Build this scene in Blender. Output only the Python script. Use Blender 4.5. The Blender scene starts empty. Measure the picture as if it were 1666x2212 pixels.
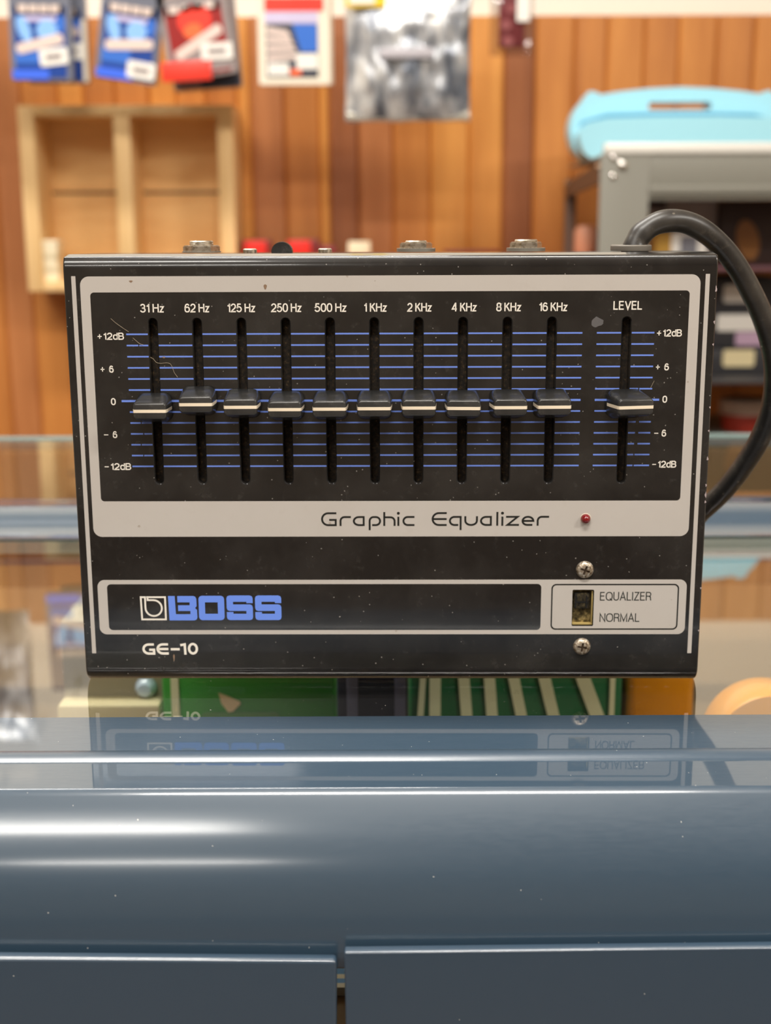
import bpy, bmesh, math, random
from mathutils import Vector, Matrix
R = math.radians
rnd = random.Random(7)
SC = bpy.context.scene
COL = SC.collection
GZ = 1.0                       # height of the glass counter top

# ------------------------------------------------------------------ camera
FPX, HCAM, PITCH, ROLL = 2800.0, 1.1399, R(12.6025), R(0.24)
cam_d = bpy.data.cameras.new('camera'); cam = bpy.data.objects.new('camera', cam_d); COL.objects.link(cam)
cam_d.sensor_fit = 'VERTICAL'; cam_d.sensor_height = 36.0; cam_d.lens = FPX / 2212 * 36.0
cam.matrix_world = Matrix.Translation((0, 0, HCAM)) @ Matrix.Rotation(R(90) - PITCH, 4, 'X') @ Matrix.Rotation(-ROLL, 4, 'Z')
cam_d.clip_start = 0.01
cam_d.dof.use_dof = True; cam_d.dof.focus_distance = 0.366; cam_d.dof.aperture_fstop = 13.0
SC.camera = cam
SC.view_settings.view_transform = 'Standard'; SC.view_settings.look = 'None'
SC.view_settings.gamma = 1.0; SC.view_settings.use_curve_mapping = False
SC.view_settings.exposure = -0.72

def srgb(r, g, b):
    f = lambda c: ((c/255)/12.92 if c/255 <= .04045 else (((c/255)+.055)/1.055)**2.4)
    return (f(r), f(g), f(b), 1.0)

# ------------------------------------------------------------------ world and lamps
w = bpy.data.worlds.new('world'); SC.world = w; w.use_nodes = True
w.node_tree.nodes['Background'].inputs[0].default_value = srgb(255, 240, 220)
w.node_tree.nodes['Background'].inputs[1].default_value = 0.25

def area_lamp(name, loc, sx, sy, power, col=(1, .955, .89), rot=(0, 0, 0)):
    l = bpy.data.lights.new(name, 'AREA'); l.shape = 'RECTANGLE'; l.size = sx; l.size_y = sy
    l.energy = power; l.color = col
    o = bpy.data.objects.new(name, l); COL.objects.link(o); o.location = loc; o.rotation_euler = rot
    return o
# fluorescent fixtures on the ceiling: centre x, y, length, width, power
LAMPS = [(0.04, -0.35, 0.76, 0.15, 44), (-1.0, -1.22, 1.44, 0.15, 40), (-0.72, -2.9, 0.75, 0.15, 26),
         (-0.55, 0.78, 1.25, 0.15, 62), (1.75, -0.7, 0.6, 0.15, 70)]  # far right one added out of view to brighten the rack
CEIL = 2.55
for (lx, ly, sx, sy, pw) in LAMPS:
    area_lamp('ceiling_lamp_light', (lx, ly, CEIL - 0.065), sx, sy, pw)

# ------------------------------------------------------------------ materials
def mat(name, base, rough=.5, metal=0.0, spec=.5, coat=0.0, coat_rough=.05):
    m = bpy.data.materials.new(name); m.use_nodes = True
    b = m.node_tree.nodes['Principled BSDF']
    b.inputs['Base Color'].default_value = base
    b.inputs['Roughness'].default_value = rough; b.inputs['Metallic'].default_value = metal
    b.inputs['Specular IOR Level'].default_value = spec
    b.inputs['Coat Weight'].default_value = coat; b.inputs['Coat Roughness'].default_value = coat_rough
    return m
def nt(m): return m.node_tree, m.node_tree.nodes, m.node_tree.links
def add(m, t, **kw):
    n = m.node_tree.nodes.new(t)
    for k, v in kw.items(): setattr(n, k, v)
    return n
def coords(m, scale=(1, 1, 1), kind='Object'):
    tc = add(m, 'ShaderNodeTexCoord'); mp = add(m, 'ShaderNodeMapping')
    m.node_tree.links.new(tc.outputs[kind], mp.inputs['Vector']); mp.inputs['Scale'].default_value = scale
    return mp.outputs['Vector']
def noise(m, vec, scale, detail=4, rough=.6):
    n = add(m, 'ShaderNodeTexNoise'); n.inputs['Scale'].default_value = scale
    n.inputs['Detail'].default_value = detail; n.inputs['Roughness'].default_value = rough
    if vec is not None: m.node_tree.links.new(vec, n.inputs['Vector'])
    return n.outputs['Fac']
def ramp(m, fac, stops):
    r = add(m, 'ShaderNodeValToRGB'); e = r.color_ramp.elements
    e[0].position, e[0].color = stops[0]; e[1].position, e[1].color = stops[-1]
    for p, c in stops[1:-1]:
        x = e.new(p); x.color = c
    m.node_tree.links.new(fac, r.inputs['Fac']); return r.outputs['Color']
def mixc(m, fac, a, b):
    x = add(m, 'ShaderNodeMix', data_type='RGBA')
    L = m.node_tree.links
    for s, v in (('Factor', fac), ('A', a), ('B', b)):
        sock = [i for i in x.inputs if i.name == s and (i.type == ('VALUE' if s == 'Factor' else 'RGBA'))][0]
        if hasattr(v, 'links'): L.new(v, sock)
        else: sock.default_value = v
    return [o for o in x.outputs if o.type == 'RGBA'][0]
def math_n(m, op, a, b=None):
    x = add(m, 'ShaderNodeMath', operation=op)
    for i, v in ((0, a), (1, b)):
        if v is None: continue
        if hasattr(v, 'links'): m.node_tree.links.new(v, x.inputs[i])
        else: x.inputs[i].default_value = v
    return x.outputs[0]
def specks(m, vec, scale, size, share):
    """factor: small dust grains, one per voronoi cell, only in `share` of the cells"""
    v = add(m, 'ShaderNodeTexVoronoi'); v.inputs['Scale'].default_value = scale
    nz = add(m, 'ShaderNodeTexNoise'); nz.inputs['Scale'].default_value = scale*2.2; nz.inputs['Detail'].default_value = 2
    m.node_tree.links.new(vec, nz.inputs['Vector'])
    wr = add(m, 'ShaderNodeVectorMath', operation='SCALE'); m.node_tree.links.new(nz.outputs['Color'], wr.inputs[0]); wr.inputs['Scale'].default_value = .32/scale
    av = add(m, 'ShaderNodeVectorMath', operation='ADD'); m.node_tree.links.new(vec, av.inputs[0]); m.node_tree.links.new(wr.outputs[0], av.inputs[1])
    m.node_tree.links.new(av.outputs[0], v.inputs['Vector'])
    near = math_n(m, 'LESS_THAN', v.outputs['Distance'], size)
    sep = add(m, 'ShaderNodeSeparateColor'); m.node_tree.links.new(v.outputs['Color'], sep.inputs[0])
    pick = math_n(m, 'LESS_THAN', sep.outputs[0], share)
    return math_n(m, 'MULTIPLY', near, pick)
def bsdf(m): return m.node_tree.nodes['Principled BSDF']
def bump(m, h, strength, dist=.001):
    b = add(m, 'ShaderNodeBump'); b.inputs['Strength'].default_value = strength; b.inputs['Distance'].default_value = dist
    m.node_tree.links.new(h, b.inputs['Height']); m.node_tree.links.new(b.outputs[0], bsdf(m).inputs['Normal'])

def dusty(name, base, rough, dust=(.35, .33, .30, 1), haze=.1, share=.10, scale=420, **kw):
    m = mat(name, base, rough, **kw); v = coords(m)
    hz = ramp(m, noise(m, v, 38, 6), [(.42, (0, 0, 0, 1)), (.75, (haze, haze, haze, 1))])
    c = mixc(m, hz, base, dust)
    gr = ramp(m, noise(m, v, 260, 8, .75), [(.55, (0, 0, 0, 1)), (.80, (haze*1.6,)*3 + (1,))])
    c = mixc(m, gr, c, dust)
    s = specks(m, v, scale, .20, share)
    c = mixc(m, math_n(m, 'MULTIPLY', s, .6), c, dust)
    s2 = specks(m, v, scale * .30, .055, share * .8)
    c = mixc(m, math_n(m, 'MULTIPLY', s2, .75), c, srgb(200, 192, 182))
    m.node_tree.links.new(c, bsdf(m).inputs['Base Color'])
    return m
def wood(name, c1, c2, rough=.45, scale=(30, 30, 2.2), coat=.15):
    m = mat(name, c1, rough, coat=coat, coat_rough=.25); v = coords(m, scale)
    n1 = noise(m, v, 1.6, 5, .65)
    c = ramp(m, n1, [(.32, c2), (.62, c1)])
    m.node_tree.links.new(c, bsdf(m).inputs['Base Color'])
    return m

M = {}
M['black_paint'] = dusty('black paint', srgb(27, 26, 26), .20, haze=.055, share=.035, scale=1100, coat=.6, coat_rough=.06)
M['silver_print'] = dusty('silver grey print', srgb(190, 184, 177), .5, dust=srgb(150, 135, 120), haze=.10, share=.02, scale=500)
M['white_print'] = mat('off white print', srgb(236, 230, 218), .5)
M['blue_print'] = mat('blue line print', srgb(110, 140, 225), .5)
M['logo_blue'] = mat('logo blue print', srgb(108, 145, 238), .5)
M['dark_print'] = mat('dark print', srgb(24, 25, 22), .5)
M['grey_print'] = mat('dark grey print', srgb(52, 54, 50), .5)
m = M['felt'] = mat('dusty slot felt', srgb(40, 30, 20), .95); v = coords(m)
c = ramp(m, noise(m, v, 900, 6, .75), [(.42, srgb(14, 11, 8)), (.58, srgb(46, 35, 21)), (.74, srgb(135, 108, 70))])
m.node_tree.links.new(c, bsdf(m).inputs['Base Color'])
M['knob'] = dusty('glossy black knob plastic', srgb(30, 31, 32), .25, haze=.12, share=.06, scale=900)
M['knob_line'] = mat('cream knob line', srgb(238, 224, 200), .4)
m = M['steel'] = mat('worn nickel', srgb(190, 182, 168), .34, metal=1.0); v = coords(m)
c = ramp(m, noise(m, v, 700, 5, .7), [(.33, srgb(150, 136, 112)), (.55, srgb(226, 220, 208))])
m.node_tree.links.new(c, bsdf(m).inputs['Base Color'])
M['recess_dirt'] = mat('brown dirt in screw recess', srgb(58, 42, 26), .9)
m = M['screw'] = mat('dirty nickel screw', srgb(190, 182, 168), .42, metal=.8); v = coords(m)
c = ramp(m, noise(m, v, 1300, 5, .7), [(.36, srgb(96, 76, 54)), (.48, srgb(176, 160, 138)), (.62, srgb(232, 226, 214))])
m.node_tree.links.new(c, bsdf(m).inputs['Base Color']); bump(m, noise(m, v, 1600, 3, .6), .5, .0003)
M['washer'] = mat('dull grey washer', srgb(140, 136, 126), .5, metal=.6)
m = M['brass_dirt'] = mat('tarnished dirty plate', srgb(120, 105, 60), .55, metal=.5); v = coords(m)
c = ramp(m, noise(m, v, 600, 6, .7), [(.35, srgb(35, 30, 18)), (.5, srgb(95, 82, 48)), (.68, srgb(190, 170, 115))])
m.node_tree.links.new(c, bsdf(m).inputs['Base Color'])
m = M['slider_dirt'] = mat('grimy switch slider', srgb(50, 44, 30), .5, metal=.3); v = coords(m)
c = ramp(m, noise(m, v, 800, 6, .7), [(.38, srgb(16, 14, 10)), (.56, srgb(62, 54, 36)), (.72, srgb(130, 116, 80))])
m.node_tree.links.new(c, bsdf(m).inputs['Base Color'])
M['slit'] = mat('black slit', srgb(5, 5, 5), .9)
m = M['led'] = mat('red led lens', srgb(120, 8, 14), .12, coat=.6)
M['led_ring'] = mat('pale led rim', srgb(215, 205, 185), .5)
m = M['cord'] = dusty('black rubber cord', srgb(30, 29, 29), .38, dust=srgb(120, 112, 100), haze=.30, share=.04, scale=500)
M['cord_collar'] = mat('grey strain relief', srgb(110, 104, 95), .6)
M['smudge'] = mat('dried grey smudge', srgb(92, 90, 90), .8)
M['chip'] = mat('bare paint chip', srgb(135, 110, 88), .8)

# blue grey counter paint
def paint_blue(name, base, rough, share=.03, coat_rough=.02, wear=0):
    m = mat(name, base, rough, spec=.5, coat=1.0, coat_rough=coat_rough); v = coords(m)
    bsdf(m).inputs['Coat IOR'].default_value = 1.6
    s = specks(m, v, 420, .06, share); s2 = specks(m, v, 150, .028, share)
    c = mixc(m, math_n(m, 'MAXIMUM', s, s2), base, srgb(200, 200, 195))
    m.node_tree.links.new(c, bsdf(m).inputs['Base Color'])
    vs = coords(m, (60, 420, 420))
    if wear:                                   # gloss rubbed dull by hands on the rounded front
        sp = add(m, 'ShaderNodeSeparateXYZ'); m.node_tree.links.new(v, sp.inputs[0])
        mr = add(m, 'ShaderNodeMapRange'); m.node_tree.links.new(sp.outputs[1], mr.inputs[0])
        for i, q in enumerate((.28, .34, 0, 1)): mr.inputs[i+1].default_value = q
        g = lambda y, q: ((y - .28)/.06, (q, q, q, 1))
        cr = ramp(m, mr.outputs[0], [g(.3005, wear), g(.3020, .09), g(.3030, .12), g(.3042, .12), g(.3060, coat_rough), g(.3203, coat_rough), g(.3215, wear*2.2), g(.3272, wear*2.2), g(.3285, coat_rough)])
        m.node_tree.links.new(cr, bsdf(m).inputs['Coat Roughness'])
    rr_ = ramp(m, noise(m, vs, 3, 6, .7), [(.4, (rough,)*3 + (1,)), (.8, (rough + .12,)*3 + (1,))])
    m.node_tree.links.new(rr_, bsdf(m).inputs['Roughness'])
    return m
M['rail'] = paint_blue('blue grey rail paint', srgb(50, 70, 87), .34, .12, wear=.15)
M['panel'] = paint_blue('blue grey panel paint', srgb(44, 63, 80), .36, .03, .12)
M['gasket'] = mat('dark gasket', srgb(22, 32, 32), .5)
M['glass_edge'] = mat('green glass edge', srgb(120, 140, 138), .2)

# counter glass: a thin pane, a mirror that strengthens at low angles over clear glass
def glass_top():
    m = bpy.data.materials.new('counter glass top face'); m.use_nodes = True
    T, N, L = nt(m); N.clear()
    out = N.new('ShaderNodeOutputMaterial'); mix = N.new('ShaderNodeMixShader')
    tr = N.new('ShaderNodeBsdfTransparent'); tr.inputs[0].default_value = (.95, .97, .95, 1)
    gl = N.new('ShaderNodeBsdfGlossy'); gl.inputs['Roughness'].default_value = .004; gl.inputs['Color'].default_value = (1, 1, 1, 1)
    geo = N.new('ShaderNodeNewGeometry')
    dot = N.new('ShaderNodeVectorMath'); dot.operation = 'DOT_PRODUCT'
    L.new(geo.outputs['Incoming'], dot.inputs[0]); L.new(geo.outputs['Normal'], dot.inputs[1])
    c = math_n(m, 'ABSOLUTE', dot.outputs['Value'])
    p = math_n(m, 'POWER', math_n(m, 'SUBTRACT', 1.0, c), 3.6)
    fr = math_n(m, 'ADD', math_n(m, 'MULTIPLY', p, .92), .08)
    L.new(fr, mix.inputs[0]); L.new(tr.outputs[0], mix.inputs[1]); L.new(gl.outputs[0], mix.inputs[2])
    v = coords(m); s = math_n(m, 'MAXIMUM', specks(m, v, 330, .06, .05), specks(m, v, 150, .04, .06))
    df = N.new('ShaderNodeBsdfDiffuse'); df.inputs[0].default_value = srgb(205, 200, 190)
    mx2 = N.new('ShaderNodeMixShader'); L.new(math_n(m, 'MULTIPLY', s, .8), mx2.inputs[0])
    L.new(mix.outputs[0], mx2.inputs[1]); L.new(df.outputs[0], mx2.inputs[2]); L.new(mx2.outputs[0], out.inputs[0])
    return m
def clear(name, col, gloss=.1):
    m = bpy.data.materials.new(name); m.use_nodes = True
    T, N, L = nt(m); N.clear()
    out = N.new('ShaderNodeOutputMaterial'); mix = N.new('ShaderNodeMixShader')
    tr = N.new('ShaderNodeBsdfTransparent'); tr.inputs[0].default_value = col
    gl = N.new('ShaderNodeBsdfGlossy'); gl.inputs['Roughness'].default_value = .08
    mix.inputs[0].default_value = gloss
    L.new(tr.outputs[0], mix.inputs[1]); L.new(gl.outputs[0], mix.inputs[2]); L.new(mix.outputs[0], out.inputs[0])
    return m
M['glass'] = glass_top(); M['glass_under'] = clear('counter glass underside', (.97, .99, .98, 1), 0.0)
M['clear_plastic'] = clear('clear plastic', (.86, .84, .84, 1), .12)

M['plaster'] = mat('warm white wall', srgb(236, 230, 216), .7)
M['ceiling'] = mat('white ceiling', srgb(238, 234, 224), .8)
M['floor'] = mat('brown floor', srgb(120, 100, 80), .5)
M['shop'] = mat('beige shop wall', srgb(190, 176, 156), .7)
WOODC = [((204, 134, 66), (184, 114, 52)), ((222, 154, 76), (202, 132, 60)), ((188, 122, 72), (168, 104, 58)), ((160, 98, 58), (140, 82, 46)), ((196, 126, 62), (174, 106, 50))]
for i, (a, b) in enumerate(WOODC): M['plank%d' % i] = wood('panel board tone %s' % 'abcde'[i], srgb(*a), srgb(*b))
M['pine'] = wood('pale pine', srgb(242, 206, 150), srgb(228, 186, 124), .6, coat=0)
M['pine_back'] = wood('pine backing boards', srgb(240, 196, 132), srgb(224, 172, 108), .6, (3, 30, 26), coat=0)
M['tan'] = mat('tan shelf board', srgb(206, 178, 132), .6)

# ------------------------------------------------------------------ geometry helpers
def new_obj(name, me, material=None, parent=None, loc=(0, 0, 0), rot=(0, 0, 0), angle=35):
    if material is not None:
        for mm in (material if isinstance(material, (list, tuple)) else [material]): me.materials.append(mm)
    if len(me.polygons):
        me.polygons.foreach_set('use_smooth', [True] * len(me.polygons)); me.set_sharp_from_angle(angle=R(angle))
    o = bpy.data.objects.new(name, me); COL.objects.link(o)
    o.location = loc; o.rotation_euler = rot
    if parent is not None: o.parent = parent
    return o
def bm_obj(name, bm, material=None, parent=None, **kw):
    me = bpy.data.meshes.new(name); bmesh.ops.recalc_face_normals(bm, faces=bm.faces); bm.to_mesh(me); bm.free()
    return new_obj(name, me, material, parent, **kw)
def tag(o, label, cat, group=None):
    o['label'] = label; o['category'] = cat
    if group: o['group'] = group
    return o
def thing(name, label, cat, loc=(0, 0, 0), rot=(0, 0, 0), group=None):
    o = bpy.data.objects.new(name, None); COL.objects.link(o); o.location = loc; o.rotation_euler = rot
    o.empty_display_size = .02
    return tag(o, label, cat, group)
def struct(o): o['kind'] = 'structure'; return o
def box_into(bm, x0, x1, y0, y1, z0, z1, bev=0, seg=2, mi=0):
    vs = [bm.verts.new(p) for p in ((x0, y0, z0), (x1, y0, z0), (x1, y1, z0), (x0, y1, z0), (x0, y0, z1), (x1, y0, z1), (x1, y1, z1), (x0, y1, z1))]
    fs = [bm.faces.new([vs[i] for i in q]) for q in ((0, 3, 2, 1), (4, 5, 6, 7), (0, 1, 5, 4), (1, 2, 6, 5), (2, 3, 7, 6), (3, 0, 4, 7))]
    for f in fs: f.material_index = mi
    if bev > 0:
        es = list({e for f in fs for e in f.edges})
        bmesh.ops.bevel(bm, geom=es, offset=bev, segments=seg, affect='EDGES', profile=.5)
def box(name, x0, x1, y0, y1, z0, z1, material, parent=None, bev=0, seg=2, **kw):
    bm = bmesh.new(); box_into(bm, x0, x1, y0, y1, z0, z1, bev, seg)
    return bm_obj(name, bm, material, parent, **kw)
def extrude_x(name, prof, x0, x1, material, parent=None, **kw):
    """prof: closed list of (y, z)"""
    bm = bmesh.new()
    a = [bm.verts.new((x0, y, z)) for y, z in prof]; b = [bm.verts.new((x1, y, z)) for y, z in prof]
    n = len(prof)
    for i in range(n): bm.faces.new((a[i], a[(i+1) % n], b[(i+1) % n], b[i]))
    bm.faces.new(a); bm.faces.new(b[::-1])
    return bm_obj(name, bm, material, parent, **kw)
def lathe(prof, seg=40):
    bm = bmesh.new(); rings = []
    for r, z in prof:
        if r < 1e-7: rings.append([bm.verts.new((0, 0, z))])
        else: rings.append([bm.verts.new((r*math.cos(2*math.pi*i/seg), r*math.sin(2*math.pi*i/seg), z)) for i in range(seg)])
    for a, b in zip(rings, rings[1:]):
        for i in range(seg):
            j = (i+1) % seg
            if len(a) == 1 and len(b) == 1: continue
            if len(a) == 1: bm.faces.new((a[0], b[i], b[j]))
            elif len(b) == 1: bm.faces.new((a[i], a[j], b[0]))
            else: bm.faces.new((a[i], a[j], b[j], b[i]))
    return bm
def tube(pts, radii, seg=16):
    bm = bmesh.new(); rings = []; up = Vector((0, 1, 0))
    pts = [Vector(p) for p in pts]
    for i, p in enumerate(pts):
        t = (pts[min(i+1, len(pts)-1)] - pts[max(i-1, 0)]).normalized()
        n = t.cross(up); n = n.normalized() if n.length > 1e-4 else Vector((1, 0, 0)); b = t.cross(n).normalized()
        r = radii[i] if isinstance(radii, (list, tuple)) else radii
        rings.append([bm.verts.new(p + r*(math.cos(a)*n + math.sin(a)*b)) for a in (2*math.pi*k/seg for k in range(seg))])
    for a, b in zip(rings, rings[1:]):
        for i in range(seg): bm.faces.new((a[i], a[(i+1) % seg], b[(i+1) % seg], b[i]))
    bm.faces.new(rings[0][::-1]); bm.faces.new(rings[-1])
    return bm
def catmull(P, n=10):
    P = [Vector(p) for p in P]; out = []
    for i in range(len(P)-1):
        p0, p1, p2, p3 = P[max(i-1, 0)], P[i], P[i+1], P[min(i+2, len(P)-1)]
        for k in range(n):
            t = k/n
            out.append(.5*((2*p1) + (p2-p0)*t + (2*p0-5*p1+4*p2-p3)*t*t + (3*p1-p0-3*p2+p3)*t**3))
    return out + [P[-1]]
def boolean(o, cutter):
    md = o.modifiers.new('cut', 'BOOLEAN'); md.operation = 'DIFFERENCE'; md.object = cutter; md.solver = 'EXACT'
    dg = bpy.context.evaluated_depsgraph_get(); me = bpy.data.meshes.new_from_object(o.evaluated_get(dg))
    o.modifiers.clear(); o.data = me; bpy.data.objects.remove(cutter)
    me.polygons.foreach_set('use_smooth', [True] * len(me.polygons)); me.set_sharp_from_angle(angle=R(35))
    return o
def wnormal(o):
    w_ = o.modifiers.new('wn', 'WEIGHTED_NORMAL'); w_.keep_sharp = True; w_.weight = 90
def rrect(x0, z0, x1, z1, r, n=6):
    P = []
    for cx, cz, a0 in ((x1-r, z1-r, 0), (x0+r, z1-r, 90), (x0+r, z0+r, 180), (x1-r, z0+r, 270)):
        for k in range(n+1):
            a = R(a0 + 90*k/n); P.append((cx + r*math.cos(a), cz + r*math.sin(a)))
    return P
def flat_mesh(loops, ext=0.00002):
    """filled 2-D outlines (holes by nesting) in metres -> mesh standing in XZ, front towards -Y"""
    cu = bpy.data.curves.new('outline', 'CURVE'); cu.dimensions = '2D'; cu.fill_mode = 'BOTH'; cu.extrude = ext
    for lp in loops:
        s = cu.splines.new('POLY'); s.points.add(len(lp)-1)
        for i, (x, z) in enumerate(lp): s.points[i].co = (x, z, 0, 1)
        s.use_cyclic_u = True
    return curve_mesh(cu)
def curve_mesh(cu):
    t = bpy.data.objects.new('tmp', cu); COL.objects.link(t)
    dg = bpy.context.evaluated_depsgraph_get(); me = bpy.data.meshes.new_from_object(t.evaluated_get(dg))
    bpy.data.objects.remove(t); bpy.data.curves.remove(cu)
    me.transform(Matrix.Rotation(R(90), 4, 'X'))
    return me
def flat(name, loops, y, material, parent, ext=0.00002, **kw):
    return new_obj(name, flat_mesh(loops, ext), material, parent, loc=(0, y, 0), **kw)
def stroke(P, wd, closed=False):
    """polyline -> list of quads as one ribbon outline (mitred)"""
    n = len(P); Lp, Rp = [], []
    for i in range(n):
        a = P[(i-1) % n] if (closed or i > 0) else None; b = P[(i+1) % n] if (closed or i < n-1) else None
        p = P[i]
        d1 = None if a is None else Vector((p[0]-a[0], p[1]-a[1])).normalized()
        d2 = None if b is None else Vector((b[0]-p[0], b[1]-p[1])).normalized()
        if d1 is None: d1 = d2
        if d2 is None: d2 = d1
        n1 = Vector((-d1.y, d1.x)); n2 = Vector((-d2.y, d2.x)); mm = n1 + n2
        mm = n1 if mm.length < 1e-6 else mm.normalized()
        k = wd/2/max(.35, mm.dot(n1))
        Lp.append((p[0]+mm.x*k, p[1]+mm.y*k)); Rp.append((p[0]-mm.x*k, p[1]-mm.y*k))
    return Lp, Rp
def ribbons(name, paths, y, material, parent):
    """paths: list of (points, width, closed) in metres -> one flat mesh"""
    bm = bmesh.new()
    for P, wd, cl in paths:
        Lp, Rp = stroke(P, wd, cl)
        a = [bm.verts.new((x, 0, z)) for x, z in Lp]; b = [bm.verts.new((x, 0, z)) for x, z in Rp]
        n = len(P)
        for i in range(n if cl else n-1):
            j = (i+1) % n; bm.faces.new((a[i], b[i], b[j], a[j]))
    for f in bm.faces:
        f.normal_update()
        if f.normal.y > 0: f.normal_flip()
    me = bpy.data.meshes.new(name); bm.to_mesh(me); bm.free()
    return new_obj(name, me, material, parent, loc=(0, y, 0))
def arc(cx, cz, rx, rz, a0, a1, n=12):
    return [(cx + rx*math.cos(R(a0+(a1-a0)*k/n)), cz + rz*math.sin(R(a0+(a1-a0)*k/n))) for k in range(n+1)]
def ell(cx, cz, rx, rz, a0, a1, n=10): return [(cx + rx*math.cos(R(a0+(a1-a0)*k/n)), cz + rz*math.sin(R(a0+(a1-a0)*k/n))) for k in range(n+1)]
def loop8(cx, cz, rx, rz, n=20):
    f = lambda q: math.copysign(abs(q)**.82, q)
    return [(cx + rx*f(math.cos(2*math.pi*k/n)), cz + rz*f(math.sin(2*math.pi*k/n))) for k in range(n)]
GLY = {   # sans capitals and figures on a unit cap height: advance width, [(centre line, closed)]
 '0': (.52, [(loop8(.26, .5, .26, .5), True)]), '1': (.26, [([(0, .74), (.12, .80), (.25, .98)], False), ([(.24, 1.06), (.24, -.06)], False)]),
 '2': (.52, [(ell(.26, .71, .25, .29, 172, 0, 10) + [(.50, .62), (.42, .46), (.16, .22), (.03, .06), (.0, 0), (.56, 0)], False)]),
 '3': (.52, [(ell(.25, .75, .23, .25, 165, -80, 12) + [(.16, .51)], False), (ell(.25, .26, .27, .26, 88, -165, 14), False)]),
 '4': (.56, [([(.56, .25), (0, .25), (.38, 1.0), (.42, 1.0), (.42, -.06)], False)]),
 '5': (.52, [([(.48, 1), (.11, 1), (.05, .52)] + ell(.24, .32, .28, .32, 140, -160, 16), False)]),
 '6': (.52, [(ell(.27, .70, .22, .30, 25, 170, 8) + [(0, .55), (0, .33)], False), (loop8(.26, .31, .26, .31), True)]),
 '8': (.52, [(loop8(.26, .75, .22, .25), True), (loop8(.26, .26, .26, .26), True)]),
 'H': (.58, [([(0, -.06), (0, 1.06)], False), ([(.58, -.06), (.58, 1.06)], False), ([(0, .53), (.58, .53)], False)]),
 'z': (.42, [([(0, .68), (.40, .68), (.02, 0), (.44, 0)], False)]),
 'K': (.56, [([(0, -.06), (0, 1.06)], False), ([(.52, 1.05), (.03, .42)], False), ([(.20, .62), (.58, -.05)], False)]),
 'L': (.46, [([(0, 1.06), (0, 0), (.48, 0)], False)]), 'E': (.50, [([(.50, 1), (0, 1), (0, 0), (.52, 0)], False), ([(0, .53), (.46, .53)], False)]),
 'V': (.62, [([(0, 1.05), (.31, .0), (.62, 1.05)], False)]),
 'd': (.46, [([(.46, 1.06), (.46, -.06)], False), (loop8(.23, .36, .23, .36), True)]),
 'B': (.54, [([(.34, .53), (0, .53), (0, 1), (.32, 1)] + ell(.32, .765, .19, .235, 80, -90, 8) , False), ([(0, .53), (0, 0), (.34, 0)] + ell(.33, .265, .22, .265, -80, 90, 8), False)]),
 'Q': (.74, [(loop8(.37, .5, .37, .5, 28), True), ([(.46, .22), (.74, -.06)], False)]), 'O': (.74, [(loop8(.37, .5, .37, .5, 28), True)]),
 'U': (.58, [([(0, 1.06), (0, .28)] + ell(.29, .29, .29, .29, 190, 350, 10) + [(.58, .28), (.58, 1.06)], False)]),
 'A': (.66, [([(0, -.05), (.33, 1.02), (.66, -.05)], False), ([(.12, .33), (.54, .33)], False)]), 'I': (.02, [([(0, -.06), (0, 1.06)], False)]),
 'Z': (.56, [([(.02, 1), (.53, 1), (.02, 0), (.57, 0)], False)]), 'N': (.58, [([(0, -.06), (0, 1.0), (.58, 0), (.58, 1.06)], False)]),
 'R': (.56, [([(0, -.06), (0, 1), (.34, 1)] + ell(.33, .75, .21, .25, 80, -90, 8) + [(0, .5)], False), ([(.34, .5), (.50, .40), (.53, .1), (.56, -.05)], False)]),
 'M': (.72, [([(0, -.06), (0, 1.0), (.36, .05), (.72, 1.0), (.72, -.06)], False)]),
 '+': (.70, [([(0, .46), (.70, .46)], False), ([(.35, .0), (.35, .92)], False)]), '-': (.52, [([(0, .46), (.52, .46)], False)]), ' ': (.10, [])}
def letter_paths(body, x0, x1, z0, cap, wt):
    """strokes of a word fitted between x0 and x1 on the base line z0"""
    sw = wt*cap; P, x = [], 0.0; gapw = .20
    for ch in body:
        wd, st = GLY[ch]
        for pts, cl in st: P.append(([(x + px_, pz) for px_, pz in pts], cl))
        x += wd + gapw
    tot = x - gapw; kx = (x1 - x0 - sw)/tot
    return [([(x0 + sw/2 + px_*kx, z0 + sw/2 + pz*(cap - sw)) for px_, pz in pts], sw, cl) for pts, cl in P]
def texts(name, items, y, material, parent, wt=.15):
    paths = []
    for it in items: paths += letter_paths(*it, wt)
    return ribbons(name, paths, y, material, parent)
def at(px, py, Y):
    """the point of the place seen at a photo pixel, on the upright plane at distance Y"""
    u, v_ = (px-833)/FPX, (py-1106)/FPX; c, s = math.cos(ROLL), math.sin(ROLL)
    u, v_ = u*c - v_*s, u*s + v_*c
    d = Vector((u, math.cos(PITCH) - v_*math.sin(PITCH), -math.sin(PITCH) - v_*math.cos(PITCH)))
    k = Y/d.y
    return Vector((d.x*k, Y, HCAM + d.z*k))
mm = .001

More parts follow.
